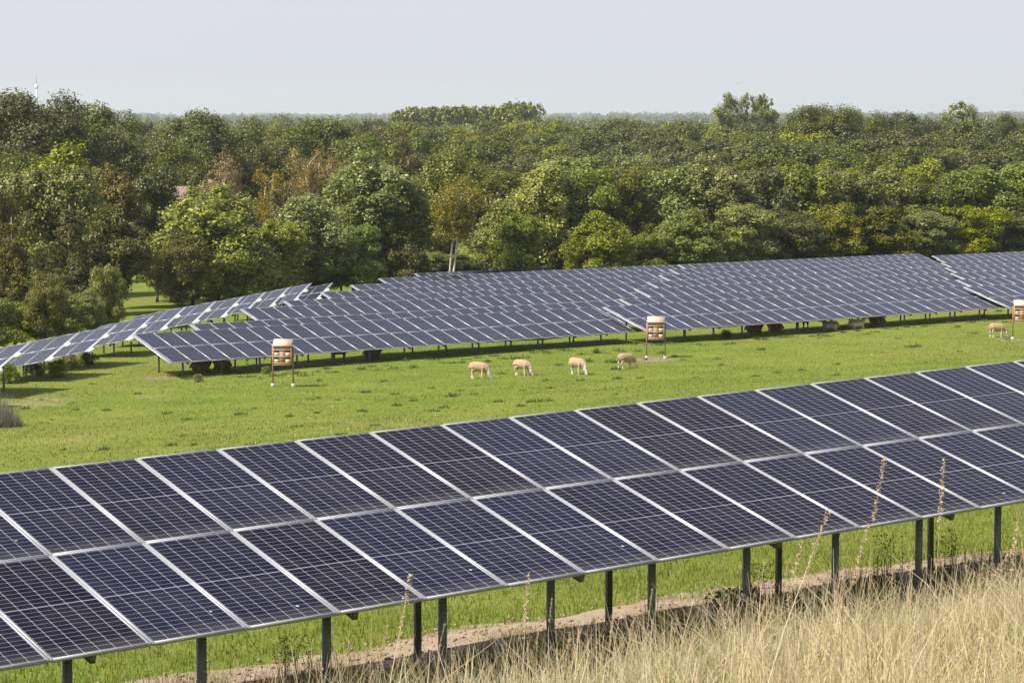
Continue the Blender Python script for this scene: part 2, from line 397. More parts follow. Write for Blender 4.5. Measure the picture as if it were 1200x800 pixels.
def basis(az, sl, ti):
    u = np.array([math.cos(az) * math.cos(sl), math.sin(az) * math.cos(sl), math.sin(sl)])
    n = np.array([-math.sin(az), math.cos(az), 0]); k = np.cross(u, n); k /= np.linalg.norm(k)
    v = n * math.cos(ti) + k * math.sin(ti)           # up the slope of the table
    return u, v, np.cross(u, v)
def solar_table(o, u, v, w, n, label, group, split=False, post_step=2.07, post_off=.55, rear_step=None, rear_off=None, end_beam=True, cap=False, PIT=1.02, LEN=2.0, jitter=0.0, near=False):
    """o: top corner at the start of the row; u along the row, v up the slope, w the normal"""
    o = np.array(o, float); Ltab = n * PIT
    az = math.atan2(u[1], u[0])
    base = o - v * LEN * 1.0
    root = empty('solar_table', T(base[0], base[1], gz(base[0], base[1])) @ Matrix.Rotation(az, 4, 'Z'), label, 'solar table', group)
    def loc(s, d, h=0.): return o + u * s - v * d + w * h       # s along the row, d down the slope
    for k in range(n):
        for r in range(2):
            c = loc((k + .5) * PIT, (r + .5) * LEN)
            if jitter: c = c + w * rnd.uniform(-jitter, jitter)
            M = frame(u, v, w, c)
            if split:
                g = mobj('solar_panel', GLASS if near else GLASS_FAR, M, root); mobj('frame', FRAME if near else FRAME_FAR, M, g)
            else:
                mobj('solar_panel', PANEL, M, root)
    for d in (.55, 1.45, 2.55, 3.45):                           # purlins under the panels
        mobj('purlin', beam_mesh(Ltab + .06, .05, .07, ALU_DULL), frame(u, v, w, loc(Ltab / 2, d, -.058)), root)
    rear_step = rear_step or post_step
    h2 = np.array([-math.sin(az), math.cos(az), 0.])
    for step, d, is_front in ((post_step, 3.3, True), (rear_step, .85, False)):
        s = post_off if is_front or rear_off is None else rear_off
        while s < Ltab:
            p = loc(s, d, -.16); g = gz(p[0], p[1]); hh = round(p[2] - g + .25, 1)
            M = frame((math.cos(az), math.sin(az), 0), h2, (0, 0, 1), (p[0], p[1], p[2] + .02 - hh))
            mobj('post', post_mesh(hh), M, root)
            if not is_front: mobj('rafter', beam_mesh(.055, 3.7, .08, STEEL), frame(u, v, w, loc(s, 2.0, -.138)), root)
            s += step
    if end_beam:
        mobj('edge_rail', beam_mesh(.15, 3.96, .05, ALU), frame(u, v, w, loc(-.095, 2.0, -.02)), root)
    if cap:
        mobj('edge_rail', beam_mesh(.17, 3.98, .05, ALU), frame(u, v, w, loc(Ltab + .10, 2.0, .0)), root)
        for d in (2.0, 4.0):
            mobj('cable_cap', CAP, frame(u, v, w, loc(Ltab + .34, d - .05, .02)), root)
    return root
# rounded white cap
bm = bmesh.new(); bmesh.ops.create_icosphere(bm, subdivisions=2, radius=.15)
for vv in bm.verts: vv.co.x *= 1.25; vv.co.z *= .9
CAP = bpy.data.meshes.new('cap'); bm.to_mesh(CAP); bm.free(); CAP.materials.append(WHITE)
for p_ in CAP.polygons: p_.use_smooth = True

# near table
u, v, w = basis(.6656, .0106, .2697)
o0 = np.array([-4.85, 25.50, -3.722]) - u * 7 * 1.02
solar_table(o0, u, v, w, 28, 'long near solar table of large dark panels, foremost of all, beside the dry grass', None, split=True, post_step=1.43, post_off=1.36, rear_step=2.86, rear_off=2.76, end_beam=False, jitter=.0015, near=True)
bpy.data.objects['solar_table']['category'] = 'solar table'

# far field: eight rows falling away behind the sheep
ROWS = [[(157, 391.5, 27), (703, 361, 27), (1126.5, 337.5, 14)],
        [(225, 380, 27), (722, 351.5, 27), (1117.5, 329, 14)],
        [(283.75, 362, 27), (741, 340, 27), (1111, 321, 14)],
        [(333.75, 352.5, 27), (755, 331.5, 27), (1105, 314.5, 14)],
        [(377.5, 342.5, 27), (769.5, 323.5, 27), (1100.6, 309, 15)],
        [(412, 334, 27), (782, 316.7, 27), (1095.5, 304.2, 15)],
        [(445, 326.3, 27), (792, 311.3, 27), (1090, 300.6, 16)],
        [(487, 320.5, 13), (690, 316.0, 22)]]
ORD = ['first', 'second', 'third', 'fourth', 'fifth', 'sixth', 'seventh', 'eighth']
SEGN = ['starting beside the stepped tables', 'between the two pale gaps', 'running out at the right edge']
uf, vf_, wf = basis(.6305, 0, .2692)
for i, row in enumerate(ROWS):
    t = 1 + .0315 * i
    for j, (px, py, n) in enumerate(row):
        p = unp(px, py, -10.468 * t)
        if j: p = p + uf * .30 + wf * .05
        seg = SEGN[j] if i < 7 else ['short one below the golden tree', 'right of its step'][j]
        lab = f'solar table in the {ORD[i]} row behind the sheep, {seg}' if i else f'front row solar table right behind the sheep, {seg}'
        solar_table(p, uf, vf_, wf, n, lab, 'solar tables in the far array', split=(i == 0), post_off=.9,
                    post_step=2.07 if i == 0 else 4.08, rear_step=2.07 if i == 0 else 4.08, jitter=.004)

# stepped short tables marching back on the left
e1 = np.array([.944, -.262, .198]); e2 = np.array([.059, .977, .202])
e1 /= np.linalg.norm(e1); e2 = e2 - e1 * (e1 @ e2); e2 /= np.linalg.norm(e2); e3 = np.cross(e1, e2)
STRIPS = [(-28, 415), (37.5, 400.6), (94, 389.5), (137.5, 381), (181, 370), (219, 359.5), (254, 353), (285.5, 347.5), (312, 342.3), (339, 337.5), (365, 332), (390, 331.6)]
for i, (px, py) in enumerate(STRIPS):
    Yd = 107 + 7.1 * (i - 1)
    p = at_depth(px, py, Yd) - e1 * 3.2
    lab = ['small tilted solar table stepping out of the picture at the left edge'] + [f'{o_} small tilted solar table from the left in the stepped line' for o_ in ['first whole', 'second', 'third', 'fourth', 'fifth', 'sixth', 'seventh', 'eighth', 'ninth', 'tenth', 'farthest']]
    solar_table(p, e1, e2, e3, 3, lab[i], 'stepped solar tables', split=(i < 4), post_step=1.6, post_off=.5, end_beam=False, cap=True)

# ------------------------------------------------------------------ insect hotels
def insect_hotel(px, py, label):
    p = hit(px, py); a = -.10
    M = T(p[0], p[1], gz(p[0], p[1])) @ Matrix.Rotation(a, 4, 'Z')
    r = empty('insect_hotel', M, label, 'insect hotel', 'insect hotels in the meadow')
    for sx in (-1, 1):
        mobj('post', MB().box((sx * .455, .06, .92), (.058, .058, 1.72)).mesh('post', [WOOD_RED]), M, r)
        mobj('foot', MB().box((sx * .455, .06, .03), (.15, .15, .16)).mesh('foot', [CONCRETE]), M, r)
    b_ = MB()
    b_.box((0, .20, 1.40), (.80, .03, .88)); b_.box((-.395, .04, 1.40), (.03, .29, .88)); b_.box((.395, .04, 1.40), (.03, .29, .88))
    b_.box((0, .04, .955), (.76, .29, .03)); b_.box((0, .04, 1.80), (.76, .29, .03))
    case = mobj('case', b_.mesh('case', [WOOD_TAN]), M, r)
    mobj('roof', MB().box((0, 0, 0), (.86, .50, .04)).mesh('roof', [WOOD_PALE]), M @ T(0, .06, 1.93) @ Matrix.Rotation(.55, 4, 'X'), r)
    mobj('front_board', MB().box((0, -.06, 1.375), (.755, .025, .81)).mesh('front_board', [WOOD_TAN]), M, r)
    mobj('brick_stack', MB().box((0, -.087, 1.30), (.25, .028, .62)).mesh('brick_stack', [plain('clay_brick', (.40, .235, .14), .85, 0, .2, 9)]), M, r)
    for z in (1.03, 1.33, 1.62):
        mobj('shelf', MB().box((0, -.10, z), (.755, .055, .022)).mesh('shelf', [WOOD_PALE]), M, r)
    for sx in (-1, 1):
        for z in (1.125, 1.425):
            mobj('wood_block', MB().box((sx * .25, -.09, z), (.20, .034, .165)).mesh('wood_block', [WOOD_PALE]), M, r)
            mobj('hollow', MB().box((sx * .25, -.080, z + .125), (.20, .018, .07)).mesh('hollow', [HOLE_SHADE]), M, r)  # solid dark strip on the board, painting the shade of an open hole
    return r
insect_hotel(331.5, 452.5, 'wooden insect hotel on two posts nearest the brown bare patch, left of the sheep')
insect_hotel(768.5, 420, 'wooden insect hotel on two posts behind the four grazing sheep')
insect_hotel(1197, 397.5, 'wooden insect hotel cut by the right edge beside the lone sheep')

# ------------------------------------------------------------------ sheep
def sheep_mat(name, wool, pale):
    m, nt, b = newmat(name)
    tc = nt.nodes.new('ShaderNodeTexCoord'); sp = nt.nodes.new('ShaderNodeSeparateXYZ'); L(nt, tc.outputs['Object'], sp.inputs[0])
    n1 = noise(nt, tc.outputs['Object'], 9, 4)
    legs = mth(nt, 'LESS_THAN', sp.outputs[2], .33)
    head = mth(nt, 'GREATER_THAN', sp.outputs[0], .455)
    c = mixc(nt, n1, tuple(x * .7 for x in wool), tuple(min(1, x * 1.25) for x in wool))
    c = mixc(nt, mth(nt, 'MAXIMUM', legs, head), c, pale)
    L(nt, c, b.inputs['Base Color']); b.inputs['Roughness'].default_value = .95
    bp = nt.nodes.new('ShaderNodeBump'); bp.inputs['Strength'].default_value = .8; bp.inputs['Distance'].default_value = .03
    L(nt, noise(nt, tc.outputs['Object'], 30, 3), bp.inputs['Height']); L(nt, bp.outputs[0], b.inputs['Normal'])
    return m
WOOL = [sheep_mat('cream_wool', (.45, .325, .19), (.66, .58, .46)), sheep_mat('tan_wool', (.42, .305, .175), (.62, .54, .42)), sheep_mat('brown_wool', (.20, .115, .06), (.22, .14, .08))]
def sheep_mesh(name, mat, pose='graze', turn=0.0, stride=.06):
    mb = MB()
    lie = pose == 'lie'; dz = -.27 if lie else 0.
    # trunk: rump, loin, deep chest
    mb.tube([(-.45, 0, .56 + dz), (-.41, 0, .565 + dz), (-.29, 0, .575 + dz), (-.08, 0, .56 + dz), (.12, 0, .55 + dz), (.26, 0, .56 + dz), (.34, 0, .57 + dz), (.38, 0, .57 + dz)],
            [.05, .155, .205, .22, .215, .19, .14, .06], 14, 0, (.90, 1.04))
    if pose == 'graze':
        tx, ty = math.cos(turn), math.sin(turn)
        P = lambda a, z: (.29 + a * tx, a * ty, z)
        mb.tube([P(-.06, .58), P(.07, .52), P(.16, .38), P(.20, .25)], [.17, .14, .105, .08], 10)
        mb.tube([P(.17, .30), P(.215, .22), P(.265, .11), P(.30, .035), P(.31, .02)], [.06, .082, .064, .046, .02], 10)
        for s in (-1, 1):
            b0 = Vector(P(.19, .275)); sd = Vector((-ty, tx, 0)) * s
            mb.tube([b0 + sd * .04, b0 + sd * .11 + Vector((0, 0, -.005)), b0 + sd * .17 + Vector((0, 0, -.03))], [.02, .033, .014], 6)
    else:
        mb.tube([(.24, 0, .60 + dz), (.34, .01 * turn, .70 + dz), (.42, .05 * turn, .82 + dz)], [.17, .13, .09], 10)
        mb.tube([(.39, .04 * turn, .84 + dz), (.47, .07 * turn, .84 + dz), (.57, .12 * turn, .79 + dz), (.645, .15 * turn, .75 + dz), (.66, .15 * turn, .745 + dz)], [.06, .085, .066, .045, .02], 10)
        for s in (-1, 1):
            mb.tube([(.42, s * .05, .87 + dz), (.40, s * .12, .87 + dz), (.39, s * .18, .84 + dz)], [.02, .033, .014], 6)
    mb.tube([(-.42, 0, .64 + dz), (-.49, 0, .56 + dz), (-.50, 0, .42 + dz)], [.04, .036, .022], 8)
    if not lie:
        for s, o_ in ((-1, stride), (1, -stride)):
            mb.tube([(-.28, s * .11, .56), (-.26 + o_ * .3, s * .12, .43), (-.335 + o_ * .8, s * .12, .28), (-.315 + o_, s * .12, .10), (-.305 + o_, s * .12, .04), (-.29 + o_, s * .12, 0)], [.13, .095, .05, .04, .045, .048], 8)
            mb.tube([(.21, s * .10, .54), (.215 - o_ * .4, s * .115, .38), (.225 - o_ * .8, s * .115, .25), (.215 - o_, s * .115, .09), (.22 - o_, s * .115, .04), (.235 - o_, s * .115, 0)], [.10, .068, .048, .038, .043, .046], 8)
    else:
        for s in (-1, 1):
            mb.tube([(-.26, s * .12, .24), (-.14, s * .25, .14), (-.32, s * .26, .06), (-.16, s * .27, .035)], [.15, .09, .045, .035], 8)
            mb.tube([(.22, s * .12, .22), (.33, s * .15, .10), (.22, s * .16, .04), (.36, s * .17, .035)], [.1, .055, .04, .035], 8)
    me0 = mb.mesh(name + '_raw', [mat])
    ob = bpy.data.objects.new('raw', me0); COL.objects.link(ob)
    md = ob.modifiers.new('r', 'REMESH'); md.mode = 'VOXEL'; md.voxel_size = .018; md.use_smooth_shade = True
    sm = ob.modifiers.new('s', 'SMOOTH'); sm.factor = .5; sm.iterations = 4
    dg = bpy.context.evaluated_depsgraph_get()
    me = bpy.data.meshes.new_from_object(ob.evaluated_get(dg)); me.name = name
    bpy.data.objects.remove(ob); bpy.data.meshes.remove(me0)
    if not me.materials: me.materials.append(mat)
    for p_ in me.polygons: p_.use_smooth = True
    return me
G2 = 'sheep resting in the shade under the tables'
def sheep(px, py, heading, me, label, sc=1.0, group=None):
    p = hit(px, py)
    if group == G2: p = p * ((p[1] + (.7 if me is LIE2 else 1.7)) / p[1])
    o = mobj('sheep', me, T(p[0], p[1], gz(p[0], p[1]) - .02) @ Matrix.Rotation(R(heading), 4, 'Z') @ Matrix.Scale(sc, 4))
    tag(o, label, 'sheep', group)
G = 'sheep grazing in the open'
sheep(561.5, 443.5, -14, sheep_mesh('sheep_a', WOOL[0], 'graze', -.1, .06), 'cream sheep grazing in the open, leftmost of the line of four', 1.0, G)
sheep(612, 440, -30, sheep_mesh('sheep_b', WOOL[0], 'graze', .15, .03), 'cream sheep grazing with its nose down, second from the left in the open', .97, G)
sheep(677, 438.5, -38, sheep_mesh('sheep_c', WOOL[0], 'graze', -.25, .10), 'pale sheep in mid step grazing toward the camera, third of four', 1.0, G)
sheep(734, 432, 28, sheep_mesh('sheep_d', WOOL[1], 'graze', -.5, .04), 'tan sheep seen half from behind, grazing left of the middle insect hotel', .97, G)
sheep(1169, 395, 5, sheep_mesh('sheep_e', WOOL[1], 'graze', -.3, .05), 'fleecy tan sheep grazing alone near the right edge', 1.0, G)
LIE = sheep_mesh('sheep_lying', WOOL[2], 'lie', .6); LIE2 = sheep_mesh('sheep_lying_tan', WOOL[1], 'lie', -.5)
STAND = sheep_mesh('sheep_standing', WOOL[2], 'stand', .5, .03)
sheep(236, 440.0, 20, LIE, 'brown sheep lying under the front table at its left end', 1.1, G2)
sheep(260, 437.5, 160, LIE, 'brown sheep lying second from the left end under the front table', 1.05, G2)
sheep(296, 431, 15, STAND, 'dark sheep standing in the shade left of the nearest insect hotel', .9, G2)
sheep(396, 427, 170, STAND, 'big brown sheep standing under the table right of the nearest insect hotel', 1.05, G2)
sheep(437, 423.5, 10, LIE, 'brown sheep lying under the front table left of the grazing sheep', 1.0, G2)
sheep(884, 393, 5, LIE, 'brown sheep lying under the table right of the middle insect hotel', 1.1, G2)
sheep(908, 391.5, 175, LIE, 'brown sheep lying in shade beside the dark standing sheep', 1.0, G2)
sheep(944, 387.5, 80, STAND, 'dark sheep standing rump to the camera under the front table', 1.0, G2)
sheep(973, 388, 185, LIE2, 'tan sheep lying half in the sun under the table edge', 1.05, G2)
sheep(1004, 386, 10, LIE2, 'pale tan sheep lying in the sun between two table posts', 1.05, G2)
sheep(1027, 384, 175, LIE, 'brown sheep lying farthest right under the front table', 1.05, G2)

# ------------------------------------------------------------------ trees
def leaf_quads(C, Nn, size, r, fold=.22):
    n = len(C); Nn = Nn / np.maximum(np.linalg.norm(Nn, axis=1, keepdims=True), 1e-6)
    t = r.normal(size=(n, 3)); t -= Nn * (t * Nn).sum(1, keepdims=True); t /= np.maximum(np.linalg.norm(t, axis=1, keepdims=True), 1e-6)
    b = np.cross(Nn, t); s = np.asarray(size).reshape(-1, 1)
    lift = Nn * s * fold
    V = np.stack([C - t * s * .55, C - b * s * .38 + lift, C + t * s * .55, C + b * s * .38 + lift], 1).reshape(-1, 3)
    Fc = np.arange(n * 4).reshape(-1, 4)
    return V, Fc
def puff_leaves(puffs, n_total, size, r, droop=0., inner=.22):
    wts = np.array([p[1] ** 2 for p in puffs]); wts /= wts.sum()
    cnt = np.maximum((wts * n_total).astype(int), 8)
    Cs, Ns = [], []
    for (c, rad, sq), k in zip(puffs, cnt):
        d = r.normal(size=(k, 3)); d[:, 2] += .35; d /= np.linalg.norm(d, axis=1, keepdims=True)
        # break each puff into sprays, so its outline is ragged
        ns = max(5, int(k / 22)); sd = r.normal(size=(ns, 3)); sd[:, 2] += .3; sd /= np.linalg.norm(sd, axis=1, keepdims=True)
        pick = r.integers(0, ns, k); dd = sd[pick] + d * .30; 
        use = r.random(k) < .80
        d = np.where(use[:, None], dd, d); d /= np.linalg.norm(d, axis=1, keepdims=True)
        rr = np.where(r.random(k) < inner, r.uniform(.25, .75, k), r.uniform(.66, 1.14, k) * (1 + .16 * np.sin(pick * 2.4)))
        p = np.array(c) + d * (rr * rad)[:, None] * np.array([1, 1, sq])
        if droop: p[:, 2] -= droop * rad * (np.linalg.norm(d[:, :2], axis=1)) ** 2
        Cs.append(p); Ns.append(d * .9 + r.normal(size=(k, 3)) * .55 + np.array([0, 0, .30]))
    C = np.concatenate(Cs); Nn = np.concatenate(Ns)
    return leaf_quads(C, Nn, size * r.uniform(.6, 1.35, len(C)), r)
def limb(mb, a, b, r0, r1, rr, n=7, wob=.06, mi=0):
    a, b = Vector(a), Vector(b); Ln = (b - a).length; pts = []; rad = []
    for i in range(6):
        t = i / 5; p = a.lerp(b, t) + Vector((rr.uniform(-1, 1), rr.uniform(-1, 1), rr.uniform(-.4, .4))) * wob * Ln * math.sin(t * math.pi)
        p.z += .10 * Ln * math.sin(t * math.pi); pts.append(p); rad.append(r0 + (r1 - r0) * t)
    mb.tube(pts, rad, n, mi); return pts
PROTO = {}
def proto(kind, seed, H=10., W=8., leaves=9000, size=.30, leaf='oak', bark=None):
    """a trunk mesh and a crown mesh, H tall and W wide"""
    r = np.random.default_rng(seed); rr = random.Random(seed)
    mb = MB(); puffs = []; bark = bark or BARK
    if kind in ('round', 'tall', 'open'):
        z0, zc, rz = {'round': (.10, .53, .45), 'tall': (.06, .52, .48), 'open': (.30, .64, .34)}[kind]
        n = {'round': 54, 'tall': 62, 'open': 26}[kind]
        top = Vector((rr.uniform(-.3, .3), rr.uniform(-.3, .3), H * .82))
        limb(mb, (0, 0, -.4), top, H * .024, H * .005, rr, 9, .03)
        k = 0; tries = 0
        while k < n and tries < 2500:
            tries += 1
            d = r.normal(size=3); d[2] += .25; d /= np.linalg.norm(d)
            s = rr.uniform(.55, .88) if k % 4 else rr.uniform(.15, .5)
            prof = 1.0
            dzz = math.copysign(abs(d[2]) ** (.65 if kind == 'round' else .9), d[2])
            c = np.array([d[0] * W * .5 * s, d[1] * W * .5 * s, zc * H + dzz * rz * H * s])
            if kind == 'tall':                       # narrower towards the top
                tt = (c[2] / H - .3) / .7; prof = 1 - .50 * max(0, tt) ** 1.3; c[0] *= prof; c[1] *= prof
            if c[2] < z0 * H: continue
            rad = W * (rr.uniform(.07, .165) if kind != 'open' else rr.uniform(.10, .19)) * (.75 + .25 * prof)
            if any(np.linalg.norm(c - np.array(p[0])) < .62 * min(rad, p[1]) for p in puffs): continue
            puffs.append((c, rad, rr.uniform(.75, 1.0) if kind == 'round' else rr.uniform(.9, 1.5))); k += 1
        for i, (c, rad, _) in enumerate(puffs):
            if i % 3 == 0 or kind == 'open':
                zb = max(H * .16, min(c[2] * .62, H * .7)); f = (zb + .4) / (top.z + .4)
                limb(mb, (top.x * f, top.y * f, zb), c, H * .010, H * .0025, rr, 6, .08)
    elif kind == 'birch':
        ns = 2 if leaf == 'gold' else 3
        for i in range(ns):
            a = rr.uniform(0, 6.28); ln = rr.uniform(.05, .20) * W; tp = (math.cos(a) * ln, math.sin(a) * ln, H * rr.uniform(.78, .95))
            pts = limb(mb, (rr.uniform(-.5, .5), rr.uniform(-.5, .5), -.3), tp, H * (.022 if leaf == 'birch' else .0095), H * .006, rr, 8, .012)
            for j in range(11 if leaf == 'gold' else 7):
                t = rr.uniform(.58, 1.0); p = Vector(pts[0]).lerp(pts[-1], t)
                b = rr.uniform(0, 6.28); ln2 = W * rr.uniform(.12, .40) * (1.25 - t * .6)
                q = p + Vector((math.cos(b) * ln2, math.sin(b) * ln2, ln2 * rr.uniform(.5, 1.2)))
                q.z = min(q.z, H * .95)
                limb(mb, p, q, H * .0032, H * .001, rr, 5, .06)
                puffs.append((np.array(q), W * rr.uniform(.10, .17), 1.1))
    elif kind == 'conifer':
        limb(mb, (0, 0, -.4), (0.1, 0, H * .98), H * .018, H * .003, rr, 8, .012)
        z = .10 * H; 
        while z < H * .97:
            nb = 6; R_ = W * .5 * (1 - z / H) ** .75 * rr.uniform(.85, 1.1) + .1; a0 = rr.uniform(0, 6)
            for j in range(nb):
                if rr.random() < .16: continue
                a = a0 + j * 6.28 / nb + rr.uniform(-.3, .3); l = R_ * rr.uniform(.65, 1.1)
                e = Vector((math.cos(a) * l, math.sin(a) * l, z - l * .12)); 
                limb(mb, (0, 0, z), e, H * .0045, H * .001, rr, 5, .03)
                for t in (.45, .75, 1.0):
                    puffs.append((np.array([e.x * t, e.y * t, z - l * .12 * t - .1]), max(.28, l * .34), .75))
            z += H * rr.uniform(.055, .08)
    elif kind == 'shrub':
        for i in range(14):
            a = rr.uniform(0, 6.28); s = rr.uniform(.1, .8)
            c = np.array([math.cos(a) * W * .4 * s, math.sin(a) * W * .4 * s, H * rr.uniform(.25, .78) * (1.1 - s * .5)])
            limb(mb, (c[0] * .15, c[1] * .15, -.1), c, H * .012, H * .004, rr, 5, .05)
            puffs.append((c, W * rr.uniform(.13, .21), .9))
    V, Fc = puff_leaves(puffs, leaves, size, r, droop=.8 if kind == 'conifer' else (.25 if kind == 'birch' else .10), inner=.3)
    # squash to the asked size
    ext = np.percentile(np.abs(V[:, :2]), 99.3); top_ = V[:, 2].max() * .99
    cr = mesh_np('crown', V, Fc, [LEAF[leaf]]); tr = mb.mesh('trunk', [bark], True)
    return dict(trunk=tr, crown=cr, W=2 * ext, H=top_)
def P_(name, *a, **k): PROTO[name] = proto(*a, **k)
P_('oak1', 'round', 11, leaves=42000, size=0.192); P_('oak2', 'round', 12, leaves=42000, size=0.192); P_('oak3', 'round', 13, W=9, leaves=42000, size=0.208)
P_('alder1', 'tall', 21, W=6.5, leaves=42000, size=0.176, leaf='alder'); P_('alder2', 'tall', 22, W=6, leaves=42000, size=0.176, leaf='alder'); P_('alder3', 'round', 23, W=7, leaves=42000, size=0.176, leaf='alder')
P_('silver1', 'tall', 31, W=6.5, leaves=42000, size=0.168, leaf='silver'); P_('silver2', 'tall', 32, W=6, leaves=39200, size=0.168, leaf='silver')
P_('lime1', 'round', 41, W=8, leaves=39200, size=0.192, leaf='lime'); P_('lime2', 'tall', 42, W=6.5, leaves=33600, size=0.192, leaf='lime')
P_('olive1', 'round', 51, W=8, leaves=36400, size=0.176, leaf='olive'); P_('olive2', 'tall', 52, W=6.5, leaves=33600, size=0.176, leaf='olive')
P_('rust1', 'tall', 61, W=6, leaves=22400, size=0.160, leaf='rust'); P_('rust2', 'round', 62, W=7, leaves=22400, size=0.160, leaf='rust')
P_('birch1', 'birch', 71, W=6, leaves=9920, size=0.120, leaf='birch', bark=BARK_PALE); P_('birch2', 'birch', 72, W=5, leaves=8320, size=0.120, leaf='birch', bark=BARK_PALE)
P_('gold1', 'birch', 81, W=6.5, leaves=23800, size=0.112, leaf='gold', bark=BARK_PALE)
P_('larch1', 'conifer', 91, W=6, leaves=84000, size=0.112, leaf='larch', bark=BARK_TAN); P_('larch2', 'conifer', 92, W=5.5, leaves=72800, size=0.112, leaf='larch', bark=BARK_TAN)
P_('poplar3', 'round', 103, W=10, H=20, leaves=19200, size=0.288, leaf='poplar'); P_('poplar4', 'round', 104, W=10, H=20, leaves=19200, size=0.288, leaf='poplar')
P_('poplar1', 'open', 101, W=9, H=20, leaves=18200, size=0.240, leaf='poplar'); P_('poplar2', 'open', 102, W=9, H=20, leaves=18200, size=0.240, leaf='poplar')
P_('shrub1', 'shrub', 111, H=1.4, W=2, leaves=4200, size=0.072, leaf='alder'); P_('shrub2', 'shrub', 112, H=1.2, W=2.2, leaves=4200, size=0.072, leaf='olive')
P_('mid1', 'round', 121, leaves=25200, size=0.216, W=8, H=11); P_('mid2', 'round', 122, leaves=25200, size=0.216, W=8, H=11); P_('mid3', 'round', 123, leaves=23800, size=0.208, W=7.5, H=11, leaf='alder')
P_('mid4', 'round', 124, leaves=23800, size=0.216, W=8, H=11, leaf='olive'); P_('mid5', 'round', 125, leaves=23800, size=0.208, W=8, H=11, leaf='lime'); P_('mid6', 'round', 126, leaves=25200, size=0.216, W=8.5, H=11)
P_('bigoak1', 'round', 131, H=17, W=13, leaves=72800, size=0.208); P_('bigoak2', 'round', 132, H=17, W=12, leaves=72800, size=0.208); P_('bigoak3', 'round', 133, H=16, W=12, leaves=67200, size=0.208, leaf='olive')

def tree(kind, X, Y, ztop, width, label, group, name='tree', sink=0., cat='tree'):
    p = PROTO[kind]; g = gz(X, Y) - sink; h = ztop - g
    s = width / p['W']; sz = h / p['H']
    M = T(X, Y, g) @ Matrix.Rotation(rnd.uniform(0, 6.28), 4, 'Z') @ Matrix.Diagonal((s, s, sz, 1))
    r = empty(name, M, label, cat, group)
    mobj('trunk', p['trunk'], None, r); mobj('crown', p['crown'], None, r)
    return r
def tree_px(kind, px, py, wpx, Y, label, group=None, name='tree', **k):
    p = at_depth(px, py, Y); return tree(kind, p[0], Y, p[2], wpx / F * Y, label, group, name, **k)

